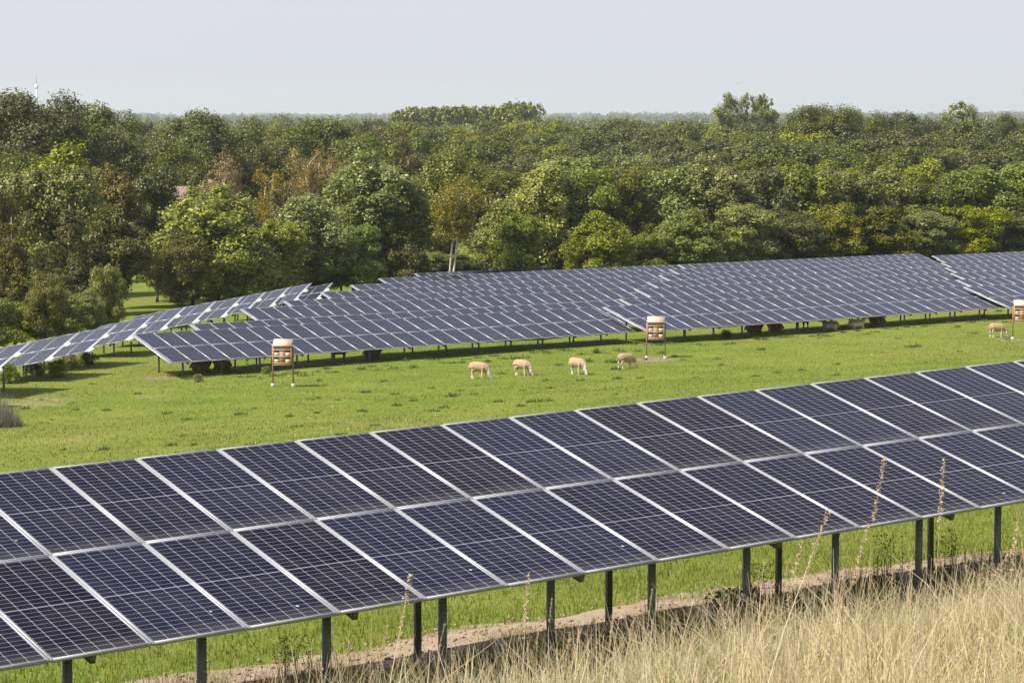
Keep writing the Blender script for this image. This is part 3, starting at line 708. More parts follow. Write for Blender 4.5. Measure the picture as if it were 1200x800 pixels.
FR = 'trees along the near forest edge'
FRONT = [
 # left of the meadow gap
 ('larch1', 80, 246, 105, 150, 'drooping brown-green conifer behind the stepped tables, bare trunk showing', 'conifer_tree'),
 ('larch2', 12, 262, 80, 148, 'brownish conifer cut by the left edge behind the stepped tables', 'conifer_tree'),
 ('olive2', 135, 238, 92, 153, 'dark olive tree with a straight trunk, right of the drooping conifer', 'tree'),
 ('rust2', -10, 205, 90, 165, 'orange-tinted tree at the left edge above the conifer', 'tree'),
 ('lime1', 62, 190, 125, 172, 'bright yellow-green rounded tree above the drooping conifer', 'tree'),
 ('rust1', 128, 190, 84, 182, 'rusty orange-brown tree beside the bright yellow-green one', 'tree'),
 ('olive1', 182, 190, 95, 190, 'dull olive-brown tree left of the silver poplar on the meadow edge', 'tree'),
 ('lime2', 70, 164, 130, 200, 'pale green tree topping the bright yellow-green one', 'tree'),
 # silver-green group
 ('silver1', 248, 214, 128, 165, 'silvery green poplar in front of the three-stemmed birch', 'poplar_tree'),
 ('olive1', 212, 268, 70, 160, 'low dark bushy tree at the foot of the silvery poplar by the meadow gap', 'tree'),
 ('alder2', 325, 258, 72, 163, 'small green tree at the end of the stepped tables, grass showing beneath', 'tree'),
 ('silver2', 362, 226, 90, 168, 'silvery green poplar under the right-hand birch', 'poplar_tree'),
 ('silver1', 440, 172, 128, 178, 'tallest silvery green poplar, right of the birches', 'poplar_tree'),
 ('alder3', 415, 262, 82, 170, 'rounded bushy green tree at the foot of the tallest silvery poplar', 'tree'),
 ('olive2', 470, 250, 60, 176, 'dark narrow tree between the tallest poplar and the golden tree', 'tree'),
 ('gold1', 530, 206, 82, 184, 'golden-leaved tree with a slim pale trunk behind the last panels', 'birch_tree'),
 ('lime2', 515, 176, 92, 205, 'yellow-green tree standing above the golden tree', 'tree'),
 ('rust1', 575, 205, 58, 205, 'russet-tipped tree right behind the golden tree', 'tree'),
 # birches
 ('birch1', 265, 173, 74, 196, 'orange-brown birch with three white stems above the silvery poplar', 'birch_tree'),
 ('birch2', 313, 192, 46, 198, 'thin birch with a single bright stem between the two larger birches', 'birch_tree'),
 ('birch1', 364, 166, 66, 202, 'orange-brown birch with pale stems left of the tallest poplar', 'birch_tree'),
 ('birch2', 398, 186, 58, 205, 'fading birch half hidden behind the tallest poplar', 'birch_tree'),
 ('olive2', 232, 196, 60, 200, 'thin brown birch-like tree left of the three-stemmed birch', 'tree'),
 ('rust2', 340, 214, 70, 190, 'brownish tree between the birch stems', 'tree'),
 # right-hand wall of trees
 ('alder1', 592, 232, 84, 192, 'leafy green tree right of the golden tree', 'tree'),
 ('silver2', 640, 190, 88, 200, 'pale-leaved green tree standing highest over the last row of panels', 'tree'),
 ('alder2', 610, 250, 64, 188, 'low leafy tree below the pale-leaved one', 'tree'),
 ('alder3', 690, 196, 92, 202, 'broad mid green tree at the centre of the forest edge', 'tree'),
 ('olive1', 735, 196, 92, 206, 'brownish green tree behind the yellowing shrub', 'tree'),
 ('alder1', 704, 246, 80, 194, 'bushy tree in front of the central broad one', 'tree'),
 ('lime1', 757, 272, 62, 198, 'small yellowing tree at the panel edge', 'tree'),
 ('alder2', 788, 194, 96, 207, 'bright topped tree under the trio on the skyline, to its left', 'tree'),
 ('silver1', 838, 178, 108, 208, 'tallest pale-topped tree below the trio on the skyline', 'tree'),
 ('alder1', 806, 244, 86, 200, 'leafy tree with dark hollows below the pale-topped tree', 'tree'),
 ('alder3', 872, 236, 92, 203, 'broad leafy tree just right of the dark hollow', 'tree'),
 ('oak2', 896, 196, 96, 212, 'dark green tree right of the pale-topped one', 'tree'),
 ('alder2', 940, 192, 100, 213, 'light green tree over the notch in the last row of panels', 'tree'),
 ('olive1', 925, 244, 90, 206, 'olive bush-like tree low behind the notch in the panels', 'tree'),
 ('alder3', 990, 196, 100, 216, 'rounded green tree midway to the right gap in the panels', 'tree'),
 ('lime2', 975, 236, 80, 209, 'yellow-green tree low in front of the rounded one', 'tree'),
 ('alder1', 1040, 194, 104, 219, 'leafy tree above the right gap in the panels', 'tree'),
 ('olive2', 1030, 240, 86, 212, 'brown-green tree low above the right gap in the panels', 'tree'),
 ('oak3', 1090, 204, 98, 222, 'dark tree right of the gap in the panels', 'tree'),
 ('alder3', 1085, 246, 86, 215, 'low leafy tree in front of the dark tree', 'tree'),
 ('alder2', 1140, 194, 106, 224, 'light green tree near the right edge, tall', 'tree'),
 ('lime1', 1138, 240, 92, 217, 'yellow-green broad tree low near the right edge', 'tree'),
 ('alder1', 1192, 190, 108, 227, 'bright green tree cut by the right edge', 'tree'),
 ('oak1', 1185, 246, 90, 220, 'dark low tree cut by the right edge', 'tree'),
 ('alder3', 1240, 200, 110, 228, 'green tree just past the right edge', 'tree'),
]
for kind, px, py, wpx, Y, lab, nm in FRONT:
    if px > 475: Y += 14
    elif px > 300: Y += 22
    elif px > 205 and Y < 190: Y += 15
    tree_px(kind, px, py, wpx, Y, lab, FR, nm)

rb_ = random.Random(77)
px = -45.
while px < 1250:
    if 150 < px < 225: px = 225.
    Yb = np.interp(px, [-50, 60, 160, 225, 300, 390, 480, 700, 950, 1200], [127, 134, 146, 182, 190, 194, 204, 212, 222, 236]) + rb_.uniform(0, 5)
    k = rb_.choice(['alder3', 'olive1', 'alder3', 'oak2', 'lime1'])
    p = at_depth(px, 300, Yb); wp = rb_.uniform(42, 66); hh = rb_.uniform(2.6, 4.6)
    tree(k, p[0], Yb, gz(p[0], Yb) + hh, wp / F * Yb, {'alder3': 'leafy green bush low', 'olive1': 'brownish bush low', 'oak2': 'dark bush low', 'lime1': 'yellow-green bush low'}[k] + ' along the foot of the forest edge', 'bushes along the foot of the forest edge', 'bush', cat='bush')
    px += wp * rb_.uniform(.38, .60)
BK = 'large trees of the left skyline'
for kind, px, py, wpx, Y, lab in [
 ('bigoak1', 28, 104, 150, 250, 'huge dark oak on the left skyline beneath the mast'),
 ('bigoak2', 112, 119, 120, 262, 'dark oak right of the huge one on the left skyline'),
 ('bigoak2', 160, 148, 110, 256, 'dark oak sloping down right of the left skyline'),
 ('bigoak2', -40, 120, 130, 255, 'dark oak at the left edge beside the huge one'),
 ('bigoak1', 20, 175, 110, 222, 'shaded oak below the huge one at the left'),
 ('bigoak2', 250, 127, 132, 268, 'big rounded oak alone behind the three-stemmed birch'),
 ('bigoak1', 210, 165, 90, 255, 'dark oak at the left foot of the big rounded oak'),
 ('bigoak3', 305, 160, 80, 275, 'dull oak right of the big rounded oak'),
 ('bigoak2', 380, 138, 128, 290, 'wide oak above the right-hand birch'),
 ('bigoak2', 330, 168, 80, 282, 'dark oak left of the wide oak'),
 ('lime1', 430, 160, 90, 300, 'greenish-yellow oak right of the wide oak'),
 ('rust2', 455, 150, 70, 330, 'brown-tinged tree in the canopy above the tallest poplar'),
]:
    tree_px(kind, px, py, wpx, Y, lab, BK)

SK = 'trees that stand above the skyline'
for kind, px, py, wpx, Y, lab in [
 ('poplar3', 852, 107.5, 38, 560, 'airy poplar, left one of the trio above the skyline'),
 ('poplar4', 876, 109, 28, 565, 'airy poplar, middle one of the trio above the skyline'),
 ('poplar3', 896, 109.5, 40, 570, 'airy poplar, right one of the trio above the skyline'),
 ('bigoak1', 962, 121, 100, 430, 'broad oak breaking the skyline right of the poplar trio'),
 ('bigoak1', 1005, 128, 70, 440, 'oak breaking the skyline right of the broad oak'),
 ('bigoak2', 1060, 130, 80, 445, 'low wide oak on the skyline left of the flat-topped tree'),
 ('poplar4', 1127, 119, 52, 455, 'flat-topped open tree on the right skyline'),
 ('bigoak2', 1190, 132, 60, 450, 'oak on the skyline at the right edge'),
]:
    tree_px(kind, px, py, wpx, Y, lab, SK)

# the canopy between the forest edge and the skyline
LAY = [(316, 190, 86), (338, 180, 84), (370, 171, 78), (410, 163, 72), (460, 155.5, 64), (520, 149.5, 57), (600, 144, 50)]
SPEC = {'mid1': 'dark green oak', 'mid2': 'dark green oak', 'mid6': 'dark green oak', 'mid3': 'mid green alder', 'mid4': 'olive brown tree', 'mid5': 'yellow-green tree'}
DEP = ['in the first rank behind the forest edge', 'in the second rank behind the forest edge', 'in the third rank of the canopy', 'midway into the canopy', 'past the middle of the canopy', 'in the last but one rank below the skyline', 'in the last rank right below the skyline']
for li, (Y, ytop, wpx) in enumerate(LAY):
    px = -60.
    while px < 1260:
        wp = wpx * rnd.uniform(.8, 1.35)
        px += wp * .40
        k = rnd.choices(['mid1', 'mid2', 'mid3', 'mid4', 'mid5', 'mid6'], [3, 3, 2.4, 1.6, 1.2, 3])[0]
        yy = ytop + rnd.uniform(-11, 9) * (1 - li * .07) - (6 if px > 820 and li < 6 else 0) + (4 if 190 < px < 420 and li > 3 else 0)
        if px < 130 and li < 2: continue
        p = at_depth(px, yy, Y * rnd.uniform(.97, 1.03))
        tree(k, p[0], p[1], p[2], wp / F * Y, f'{SPEC[k]} crown {DEP[li]}', f'{SPEC[k]}s {DEP[li]}')
        px += wp * .24

# far woods: one mass that fades into the haze
def woods(name, specs, leafmat, label, seed):
    r = np.random.default_rng(seed); Vs = []; n0 = 0; TV = MB()
    for (x, y, zt, wid, nl, sz) in specs:
        g = gz(x, y); h = zt - g
        puffs = []
        for i in range(9):
            a = r.uniform(0, 6.28); s = r.uniform(0, .36)
            puffs.append((np.array([x + math.cos(a) * wid * s, y + math.sin(a) * wid * s, g + h * r.uniform(.5, .86)]), wid * r.uniform(.18, .28), 1.0 if h < wid * 1.4 else 1.5))
        V, _ = puff_leaves(puffs, nl, sz, r); V[:, 2] += zt - np.percentile(V[:, 2], 99.5); Vs.append(V)
        TV.tube([(x, y, g - .5), (x, y, g + h * .6)], [wid * .04, wid * .02], 4)
    V = np.concatenate(Vs)
    o = mobj(name, mesh_np(name, V, np.arange(len(V)).reshape(-1, 4), [leafmat])); tag(o, label, 'woods', None, 'stuff')
    t = mobj('trunks', TV.mesh('trunks', [BARK]), None, o); t['kind'] = 'stuff'
r5 = random.Random(5)
def band(Y, ytop, amp, wid, nl, sz, x0=-60, x1=1260, f=.7, prof=None):
    roll = 7.0 if Y < 2000 else (3.5 if Y < 4000 else 2.0)
    out = []; px = x0
    while px < x1:
        wp = wid / Y * F
        yt = ytop + r5.uniform(-amp, amp) + (prof(px) if prof else 0) - roll * (float(vnoise(px / 55., Y, 91)) - .42)
        p = at_depth(px, yt, Y * r5.uniform(.97, 1.03)); out.append((p[0], p[1], p[2], wid * r5.uniform(.8, 1.3), nl, sz)); px += wp * f * r5.uniform(.8, 1.2)
    return out
sp_ = band(700, 145, 3.6, 12, 1500, .6) + band(950, 142.5, 3.4, 15, 1300, .8) + band(1500, 140.5, 2.4, 20, 1100, 1.2) + band(2400, 138.5, 1.5, 28, 900, 1.8)
woods('far_woods', sp_, LEAF['oak'], 'far belt of dark woods below the skyline, fading in the haze', 3)
hills = lambda x: -1.2 * math.exp(-((x - 960) / 140) ** 2) - 6.0 * math.exp(-((x - 128) / 16) ** 4) - 1.6 * math.exp(-((x - 735) / 28) ** 4) - 1.2 * math.exp(-((x - 795) / 26) ** 4) - 3 * math.exp(-((x - 1185) / 45) ** 4) + (2 if 30 < x < 100 else 0)
sp_ = band(4500, 134.6, .8, 40, 600, 3.6, prof=hills) + band(6200, 133.8, .8, 54, 560, 5, prof=hills) + band(8200, 133.2, .7, 70, 560, 6.5, prof=hills)
woods('distant_woods', sp_, LEAF['oak'], 'blue-grey line of distant woods on the horizon', 4)
# poplar plantation, pale in the haze
pl = lambda x: 128 - 3 * math.sin((x - 462) / 168 * 2.2) - (4.5 if 590 < x < 628 else 0) + (2.5 if x < 475 else 0)
sp_ = []
for rowY in (790, 815, 840):
    px = 464.
    while px < 628:
        yt = pl(px) + r5.uniform(-1.6, 1.6); p = at_depth(px, yt, rowY); sp_.append((p[0], p[1], p[2], 5.2 * r5.uniform(.8, 1.25), 420, .8)); px += 8.5 * r5.uniform(.7, 1.2)
woods('poplar_wood', sp_, LEAF['poplar'], 'pale poplar plantation standing over the far woods', 6)

# shrubs and the grey bush
SH = 'shrubs at the foot of the stepped tables'
for kind, px, py, wpx, hpx, lab in [
 ('shrub1', 66, 441, 34, 22, 'pale flowering shrub under the first stepped table'), ('shrub2', 84, 434, 30, 20, 'leafy shrub under the stepped tables, right of the pale one'),
 ('shrub1', 12, 449, 30, 26, 'leafy shrub at the left edge under the stepped tables'), ('shrub2', 104, 427, 26, 16, 'low shrub farthest right under the stepped tables'),
 ('shrub2', 42, 440, 26, 20, 'dark shrub between the two leafy ones at the left'), ('shrub1', 232, 447, 14, 10, 'small leafy bush before the lying sheep'),
 ('shrub1', 312, 438, 14, 10, 'small bush left of the nearest insect hotel'), ('shrub2', 852, 396, 13, 11, 'small bush at a table post right of the middle insect hotel'), ('shrub1', 698, 414, 10, 7, 'small tuft-like bush above the third sheep'),
 ('shrub1', 216, 338, 30, 26, 'young shrub in the meadow gap behind the stepped tables'), ('shrub2', 190, 336, 12, 16, 'sapling in the meadow gap')]:
    p = hit(px, py); sc = F / p[1]
    tree(kind, p[0], p[1], gz(p[0], p[1]) + hpx / sc, wpx / sc, lab, SH, 'shrub', cat='shrub')

# ------------------------------------------------------------------ grasses (nobody could count them)
def blades(pts, h, wd, r, lean=.35, seg=3, dirs=None, curl=.6):
    n = len(pts); a = r.uniform(0, 6.283, n) if dirs is None else dirs
    d = np.stack([np.cos(a), np.sin(a), np.zeros(n)], 1); ln = np.abs(r.normal(0, lean, n)) + .03
    fa = r.uniform(0, 6.283, n); side = np.stack([np.cos(fa), np.sin(fa), np.zeros(n)], 1)
    V = np.zeros((n, seg * 2, 3))
    for i in range(seg):
        t = i / (seg - 1); c = pts + d * (ln * h * (t ** (1 + curl)))[:, None]; c[:, 2] += h * t * (1 - .35 * ln * t)
        ww = wd * (1 - .82 * t)
        V[:, 2 * i] = c - side * (ww / 2)[:, None]; V[:, 2 * i + 1] = c + side * (ww / 2)[:, None]
    base = np.arange(n)[:, None] * seg * 2
    Fs = np.concatenate([base + np.array([2 * i, 2 * i + 1, 2 * i + 3, 2 * i + 2]) for i in range(seg - 1)], 0)
    return V.reshape(-1, 3), Fs
def scatter(n, ylo, yhi, r, cond=None, slope=.235, pw=1., extra=.6):
    Y = ylo + (yhi - ylo) * r.random(n) ** pw; X = (r.random(n) * 2 - 1) * (slope * Y + extra)
    if cond is not None:
        k = cond(X, Y); X, Y = X[k], Y[k]
    return np.stack([X, Y, ground(X, Y)], 1)
def grass_obj(name, parts, mat, label):
    V = []; Fx = []; n0 = 0
    for v_, f_ in parts: V.append(v_); Fx.append(f_ + n0); n0 += len(v_)
    o = mobj(name, mesh_np(name, np.concatenate(V), np.concatenate(Fx), [mat])); tag(o, label, 'grass', None, 'stuff'); return o
r = np.random.default_rng(21)
qf = lambda X, Y: NQ[0] * X + NQ[1] * Y
# tall dry grass on the hill side
dens = lambda X, Y: vnoise(X / .55, Y / .55, 11) * .6 + vnoise(X / 2.2, Y / 2.2, 12) * .4
cond = lambda X, Y: (qf(X, Y) < 14.6 + 1.2 * (vnoise(X / .9, Y / .9, 14) - .5)) & (qf(X, Y) > 2.0)
p = scatter(160000, 3.0, 24, r, cond, extra=4.); d_ = dens(p[:, 0], p[:, 1]); p = p[r.random(len(p)) < np.clip((d_ - .28) * 2.9, .10, 1) * np.clip(.30 + (p[:, 0] / p[:, 1] + .16) * 3.2, .24, 1)]
h = r.uniform(.25, .86, len(p)) * (.75 + .5 * vnoise(p[:, 0] / .8, p[:, 1] / .8, 15))
grass_obj('dry_grass', [blades(p, h, r.uniform(.0035, .013, len(p)), r, .66, 4)], STRAW, 'tall straw-coloured dry grass on the near slope')
p2 = scatter(26000, 12, 34, r, lambda X, Y: (qf(X, Y) > 13.5) & (qf(X, Y) < 20.5) & (vnoise(X / 1.2, Y / 1.2, 81) > .46))
grass_obj('thin_dry_grass', [blades(p2, r.uniform(.15, .55, len(p2)), r.uniform(.004, .009, len(p2)), r, .6, 4)], STRAW, 'thin bleached grass straggling around the near posts')
# single stalks with seed heads
parts = []; heads = []
p = scatter(240, 5.5, 20, r, cond); h = r.uniform(.55, .9, len(p))
extra = []
for px, py_top, py_base in [(966, 540, 740), (1084, 560, 700), (846, 585, 700), (985, 592, 700), (930, 612, 700), (1156, 605, 700), (416, 680, 790), (600, 690, 770), (1195, 575, 700), (868, 622, 720)]:
    d0 = ray(px, py_base); Yd = 7.2; b = d0 * (Yd / d0[1]); g = gz(b[0], b[1]); tp = at_depth(px, py_top, Yd); extra.append((b[0], b[1], g, tp[2] - g))
ex = np.array(extra); p = np.concatenate([p, ex[:, :3]]); h = np.concatenate([h, np.clip(ex[:, 3], .5, 1.7)])
dirs = r.uniform(-.8, .8, len(p)); st = r.bit_generator.state
nx = len(ex); big = np.concatenate([np.ones(len(p) - nx), np.full(nx, 1.45)])
V, Fs = blades(p, h, .0055 * big, r, .16, 5, dirs)
parts.append((V, Fs))
tips = V.reshape(len(p), 10, 3); top = (tips[:, 8] + tips[:, 9]) / 2; prev = (tips[:, 6] + tips[:, 7]) / 2
ax = top - prev; ax /= np.linalg.norm(ax, axis=1, keepdims=True)
HV = []
for k in range(150):
    t = r.uniform(-.10, .05, len(p)) * (1 + (big - 1) * .7); o_ = r.normal(size=(len(p), 3)) * (.0024 * big)[:, None]; c = top + ax * t[:, None] + o_
    v_, f_ = leaf_quads(c, r.normal(size=(len(p), 3)), r.uniform(.004, .0075, len(p)) * big ** .4, r, .1); HV.append(v_)
HV = np.concatenate(HV)
grass_obj('grass_stalks', parts, STRAW, 'single dry grass stalks rising above the dry grass')
so = mobj('seed_heads', mesh_np('seed_heads', HV, np.arange(len(HV)).reshape(-1, 4), [STRAW_HEAD]), None, bpy.data.objects['grass_stalks']); so['kind'] = 'stuff'
# green understorey below and behind the dry grass
cond2 = lambda X, Y: (qf(X, Y) > 9) & (qf(X, Y) < 22.3 + 1.6 * (vnoise(X / 1.1, Y / 1.1, 17) - .5)) & (vnoise(X / 1.3, Y / 1.3, 18) > .26)
p = scatter(110000, 9, 36, r, cond2); h = r.uniform(.10, .38, len(p))
gp = [blades(p, h, r.uniform(.006, .014, len(p)), r, .6, 3)]
p = scatter(130000, 3.0, 22, r, lambda X, Y: cond(X, Y) & (vnoise(X / 1.1, Y / 1.1, 61) > .42), extra=4.); gp.append(blades(p, r.uniform(.15, .45, len(p)), r.uniform(.004, .012, len(p)), r, .6, 3))
cond3 = lambda X, Y: (qf(X, Y) > 19) & ((qf(X, Y) > 23.9) | (vnoise(X / .9, Y / .9, 71) > .60)) & (qf(X, Y) < 37)
p = scatter(190000, 24, 60, r, cond3, .27); gp.append(blades(p, r.uniform(.04, .12, len(p)), r.uniform(.008, .016, len(p)), r, .7, 2))
# short turf in the field
cond4 = lambda X, Y: (qf(X, Y) > 40) & (qf(X, Y) < 122)
p = scatter(230000, 56, 150, r, cond4, .24, 1.1); dn = vnoise(p[:, 0] / 2.2, p[:, 1] / 2.2, 31); p = p[r.random(len(p)) < .25 + .9 * dn]
gp.append(blades(p, r.uniform(.03, .09, len(p)), r.uniform(.02, .04, len(p)), r, .9, 2))
grass_obj('green_grass', gp, GREENB, 'short green grass of the meadow and under the near table')
# dry tufts in the green field
p = scatter(9000, 56, 140, r, lambda X, Y: (qf(X, Y) > 40) & (qf(X, Y) < 104) & (vnoise(X / 4, Y / 4, 41) > .6), .24)
grass_obj('bleached_grass', [blades(p, r.uniform(.05, .11, len(p)), r.uniform(.015, .03, len(p)), r, .7, 2)], STRAW, 'bleached grass in patches over the meadow')
# darker weed clumps
cl = []
def clump(px, py, rad, n, hh):
    q = hit(px, py); a = r.uniform(0, 6.283, n); s = rad * np.sqrt(r.random(n)); X = q[0] + np.cos(a) * s; Y = q[1] + np.sin(a) * s
    P3 = np.stack([X, Y, ground(X, Y)], 1); hs = hh * r.uniform(.4, 1.1, n) * (1 - .5 * (s / rad))
    cl.append(blades(P3, hs, r.uniform(.03, .07, n), r, .7, 3))
for px, py, k in [(125, 481, 1), (122, 527, 1), (200, 522, 1), (219, 492, 1), (215, 511, .8), (282, 486, 1.2), (338, 488, 1), (372, 484, .8), (428, 460, 1.2), (462, 462, 1), (465, 475, 1), (425, 482, 1), (440, 499, 1), (455, 520, 1), (508, 482, 1), (520, 478, 1), (528, 465, 1.2), (535, 463, 1), (585, 471, 1.1), (590, 500, 1), (610, 476, 1), (625, 471, 1.4), (640, 470, 1.3), (588, 438, 1), (640, 446, .9), (655, 428, 1.1), (690, 424, 1.4), (718, 425, 1.8), (722, 433, 1.4), (645, 455, .8), (680, 446, 1), (724, 444, 1.2), (750, 443, .9), (775, 414, 1.1), (790, 418, 1), (800, 422, .8), (840, 421, 1), (845, 428, .8), (892, 410, 1.2), (885, 441, .9), (940, 434, 1), (980, 427, 1), (980, 440, 1), (1005, 388, 1.1), (1068, 407, 1.4), (1075, 406, 1.2), (1053, 397, .8), (1142, 391, 1), (1125, 412, .8), (1122, 383, 1), (1150, 372, 1.3), (1170, 365, 1.2), (1195, 372, 1), (1180, 398, .8), (910, 437, 1), (1020, 375, 1.2), (1080, 380, 1), (990, 384, 1.1), (960, 396, .8), (560, 452, .8), (450, 447, 1), (485, 470, 1), (505, 455, .8), (540, 520, 1), (400, 510, 1), (350, 500, .9)]:
    clump(px, py, .22 * k, int(42 * k), .18 * k)
for _ in range(50):
    px, py = r.uniform(-20, 1220), r.uniform(395, 545); py = max(py, 452 - .07 * px + r.uniform(-4, 60) * (px < 1250))
    clump(px, py, r.uniform(.10, .28), int(r.uniform(14, 44)), r.uniform(.08, .2))
for i in range(95):                                    # nettles and docks along the foot of the front row
    px = 200 + i * 10.6 + r.uniform(-4, 4); py = np.interp(px, [160, 300, 500, 760, 1000, 1200], [446, 441, 427, 408, 392, 376]) + r.uniform(-7, 3)
    clump(px, py, r.uniform(.2, .45), int(r.uniform(20, 60)), r.uniform(.12, .28))
V = np.concatenate([c[0] for c in cl]); 
grass_obj('weeds', cl, WEEDB, 'dark weed clumps dotted over the meadow')
# leafy weeds and dead stalks by the near posts
cw = []; dw = []
for px, py, k in [(850, 716, .7), (872, 708, .6), (925, 716, .6), (1090, 690, .7), (1032, 694, .6), (880, 738, .7), (800, 742, .5), (700, 760, .5)]:
    q = hit(px, py); n = int(330 * k); a = r.uniform(0, 6.283, n); s = .36 * k * np.sqrt(r.random(n))
    X = q[0] + np.cos(a) * s; Y = q[1] + np.sin(a) * s; g = ground(X, Y); C = np.stack([X, Y, g + r.uniform(.04, .42, n) * k * (1 - s * .8)], 1)
    cw.append(leaf_quads(C, r.normal(size=(n, 3)) * .6 + np.array([0, 0, .7]), r.uniform(.03, .075, n), r)[0])
V = np.concatenate(cw); o = mobj('leafy_weeds', mesh_np('leafy_weeds', V, np.arange(len(V)).reshape(-1, 4), [WEEDB])); tag(o, 'leafy green weeds at the feet of the near posts', 'weeds', None, 'stuff')
for px, py, k in [(1035, 690, .9), (1110, 684, .9), (890, 712, .7), (340, 795, .6)]:
    q = hit(px, py); n = 26; X = q[0] + r.normal(0, .10, n); Y = q[1] + r.normal(0, .10, n); P3 = np.stack([X, Y, ground(X, Y)], 1)
    v1, f1 = blades(P3, r.uniform(.4, .85, n) * k, r.uniform(.008, .014, n), r, .14, 4); dw.append((v1, f1))
    C = P3[r.integers(0, n, 320)] + np.stack([r.normal(0, .03, 320), r.normal(0, .03, 320), r.uniform(.25, .8, 320) * k], 1)
    dw.append(leaf_quads(C, r.normal(size=(320, 3)), r.uniform(.012, .03, 320), r))
grass_obj('dead_docks', dw, DRYWEED, 'dark brown dead dock stalks beside the near posts')
# grey dry bush at the left edge of the field
q = hit(-2, 500); n = 900; a = r.uniform(0, 6.283, n); s = .9 * np.sqrt(r.random(n)); X = q[0] + np.cos(a) * s; Y = q[1] + np.sin(a) * s
v1, f1 = blades(np.stack([X, Y, ground(X, Y)], 1), 1.75 * r.uniform(.35, 1.0, n) * (1 - (s / .9) ** 2 * .8), r.uniform(.012, .03, n), r, .3, 4)
GREYB = blade_mat('grey_twigs', [(.15, .14, .10), (.24, .22, .165), (.33, .30, .235)])
o = mobj('dry_bush', mesh_np('dry_bush', v1, f1, [GREYB])); tag(o, 'grey-brown dried bush at the left edge of the meadow', 'bush')

# ------------------------------------------------------------------ small far things
p = at_depth(42.5, 82, 2600); g = gz(p[0], p[1])
M = T(p[0], p[1], g); tw = empty('radio_mast', M, 'thin radio mast with a white round pod behind the huge oak', 'radio mast')
hp = at_depth(42.5, 101.5, 2600)[2] - g; ht = p[2] - g
mobj('shaft', MB().tube([(0, 0, -1), (0, 0, hp)], [1.2, .8], 12).mesh('shaft', [CONCRETE], True), M, tw)
mobj('pod', MB().tube([(0, 0, hp - 2.4), (0, 0, hp - 1.4), (0, 0, hp + 1.2), (0, 0, hp + 2.4)], [1.2, 2.0, 2.0, .8], 16).mesh('pod', [WHITE], True), M, tw)
mobj('aerial', MB().tube([(0, 0, hp + 1.5), (0, 0, ht)], [.42, .22], 8).mesh('aerial', [plain('grey_paint', (.45, .45, .47), .5)]), M, tw)
# farmhouse roof between the trees
p = at_depth(222, 218, 236); g = gz(p[0], p[1]); M = T(p[0], p[1], g) @ Matrix.Rotation(.4, 4, 'Z')
hs = empty('farmhouse', M, 'farmhouse with a faded pink-red roof, glimpsed left of the three-stemmed birch', 'house')
H0 = p[2] - g
BRICK = plain('brick_wall', (.36, .24, .17), .85, 0, .2, 4); TILE = plain('faded_roof_tiles', (.29, .195, .155), .8, 0, .2, 6)
mobj('wall', MB().box((0, 0, (H0 - 2.2) / 2), (8, 5.6, H0 - 2.2)).mesh('wall', [BRICK]), M, hs)
rb = MB(); zr = H0 - 2.25
rb.add([(-4.3, -3.2, zr), (4.3, -3.2, zr), (4.3, 3.2, zr), (-4.3, 3.2, zr), (-4.3, 0, H0), (4.3, 0, H0)], [(0, 1, 5, 4), (2, 3, 4, 5), (0, 3, 2, 1)]); rb.F += []
rb.add([(-4.3, -3.2, zr), (-4.3, 0, zr), (-4.3, 0, H0), (-4.3, -1.6, (zr + H0) / 2)], [(0, 1, 2, 3)]); rb.add([(-4.3, 3.2, zr), (-4.3, 0, zr), (-4.3, 0, H0), (-4.3, 1.6, (zr + H0) / 2)], [(3, 2, 1, 0)])
rb.add([(4.3, -3.2, zr), (4.3, 0, zr), (4.3, 0, H0), (4.3, -1.6, (zr + H0) / 2)], [(3, 2, 1, 0)]); rb.add([(4.3, 3.2, zr), (4.3, 0, zr), (4.3, 0, H0), (4.3, 1.6, (zr + H0) / 2)], [(0, 1, 2, 3)])
rf = mobj('roof', rb.mesh('roof', [TILE]), M, hs)
mobj('chimney', MB().box((2.2, 0, H0), (.6, .6, 1.2)).mesh('chimney', [BRICK]), M, rf)
for x in (-2.4, 0, 2.4):
    wn = mobj('window', MB().box((x, -2.82, 1.6), (1.0, .06, 1.1)).mesh('window', [plain('dark_pane', (.05, .06, .07), .15)]), M, hs)
    mobj('frame', MB().box((x, -2.86, 2.2), (1.14, .06, .08)).box((x, -2.86, 1.0), (1.14, .06, .08)).box((x - .53, -2.86, 1.6), (.08, .06, 1.11)).box((x + .53, -2.86, 1.6), (.08, .06, 1.11)).mesh('frame', [WHITE]), M, wn)
# bird in the sky
p = at_depth(865, 98, 240)
bd = MB().tube([(-.16, 0, 0), (-.08, 0, .01), (.06, 0, .012), (.15, 0, .0), (.20, 0, -.005)], [.01, .045, .05, .032, .008], 8)
for s in (-1, 1):
    bd.add([(.07, s * .03, .02), (-.06, s * .03, .015), (-.05, s * .22, .10), (.08, s * .20, .105)], [(0, 1, 2, 3)] if s > 0 else [(3, 2, 1, 0)])
    bd.add([(.08, s * .20, .105), (-.05, s * .22, .10), (-.10, s * .46, .06), (-.02, s * .44, .062)], [(0, 1, 2, 3)] if s > 0 else [(3, 2, 1, 0)])
o = mobj('bird', bd.mesh('bird', [plain('grey_feathers', (.42, .42, .45), .8)]), T(*p) @ Matrix.Rotation(.3, 4, 'Z') @ Matrix.Scale(.55, 4)); tag(o, 'small grey bird gliding in the sky above the poplar trio', 'bird')

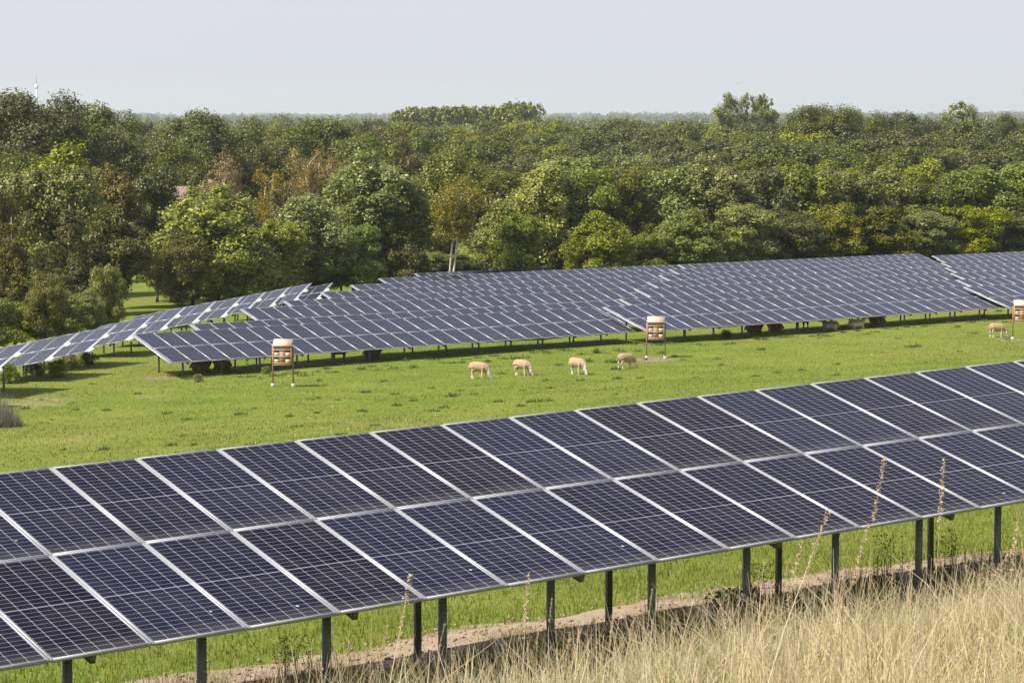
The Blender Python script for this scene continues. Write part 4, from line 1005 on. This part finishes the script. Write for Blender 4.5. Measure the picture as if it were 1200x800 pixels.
# ------------------------------------------------------------------ air
HZ = MB().box((0, 4600, 26), (12000, 9340, 92)).mesh('haze')
hm = bpy.data.materials.new('haze'); hm.use_nodes = True; nt = hm.node_tree; nt.nodes.clear()
out = nt.nodes.new('ShaderNodeOutputMaterial'); pv = nt.nodes.new('ShaderNodeVolumePrincipled')
pv.inputs['Color'].default_value = (.86, .91, 1, 1); pv.inputs['Density'].default_value = 0.00010; pv.inputs['Anisotropy'].default_value = .25
nt.links.new(pv.outputs[0], out.inputs['Volume']); HZ.materials.append(hm)
o = mobj('haze', HZ); tag(o, 'thin bluish haze over the far woods', 'haze', None, 'stuff')

# ------------------------------------------------------------------ light
sun_dir = Vector((.90, .43, 0)).normalized() * math.cos(R(50)); sun_dir.z = -math.sin(R(50))
sd_ = bpy.data.lights.new('sun', 'SUN'); sd_.energy = 5.0; sd_.angle = R(.53); sd_.color = (1, .955, .88)
so_ = bpy.data.objects.new('sun', sd_); COL.objects.link(so_); so_.rotation_euler = sun_dir.to_track_quat('-Z', 'Y').to_euler(); so_.location = (-60, -30, 80)
Wd = bpy.data.worlds.new('World'); S.world = Wd; Wd.use_nodes = True; nt = Wd.node_tree
bg = nt.nodes['Background']
sky = nt.nodes.new('ShaderNodeTexSky'); sky.sky_type = 'NISHITA'; sky.sun_disc = False
sky.sun_elevation = R(50); sky.sun_rotation = math.atan2(-sun_dir.x, -sun_dir.y)
sky.dust_density = 3.0; sky.air_density = 1.0; sky.ozone_density = 1.5; sky.altitude = 20
# a thin veil of high cloud whitens the blue
mxs = nt.nodes.new('ShaderNodeMix'); mxs.data_type = 'RGBA'; 
tcw = nt.nodes.new('ShaderNodeTexCoord'); spw = nt.nodes.new('ShaderNodeSeparateXYZ'); nt.links.new(tcw.outputs['Generated'], spw.inputs[0])
veil = ramp(nt, mth(nt, 'ABSOLUTE', spw.outputs[2]), [(0, (.84,) * 3), (.10, (.84,) * 3), (.40, (.48,) * 3), (.75, (.22,) * 3), (1, (.15,) * 3)])
mapw = nt.nodes.new('ShaderNodeMapping'); mapw.inputs['Scale'].default_value = (1.2, 1.2, 9); nt.links.new(tcw.outputs['Generated'], mapw.inputs[0])
veil = mth(nt, 'MULTIPLY', veil, mth(nt, 'MULTIPLY_ADD', noise(nt, mapw.outputs[0], 2.2, 4), .08, .96))
nt.links.new(veil, mxs.inputs['Factor'])
mxs.inputs[7].default_value = (6.25, 6.33, 7.15, 1)
nt.links.new(sky.outputs[0], mxs.inputs[6]); nt.links.new(mxs.outputs[2], bg.inputs['Color'])
bg.inputs['Strength'].default_value = .10

S.view_settings.view_transform = 'Standard'; S.view_settings.look = 'None'; S.view_settings.exposure = .38; S.view_settings.gamma = 1
S.render.engine = 'CYCLES'
cy = S.cycles
cy.use_denoising = True
try: cy.denoiser = 'OPENIMAGEDENOISE'; cy.denoising_input_passes = 'RGB_ALBEDO_NORMAL'
except Exception: pass
cy.max_bounces = 6; cy.diffuse_bounces = 3; cy.glossy_bounces = 2; cy.transmission_bounces = 3; cy.transparent_max_bounces = 4; cy.volume_bounces = 1
cy.sample_clamp_indirect = 4
S.render.use_persistent_data = False
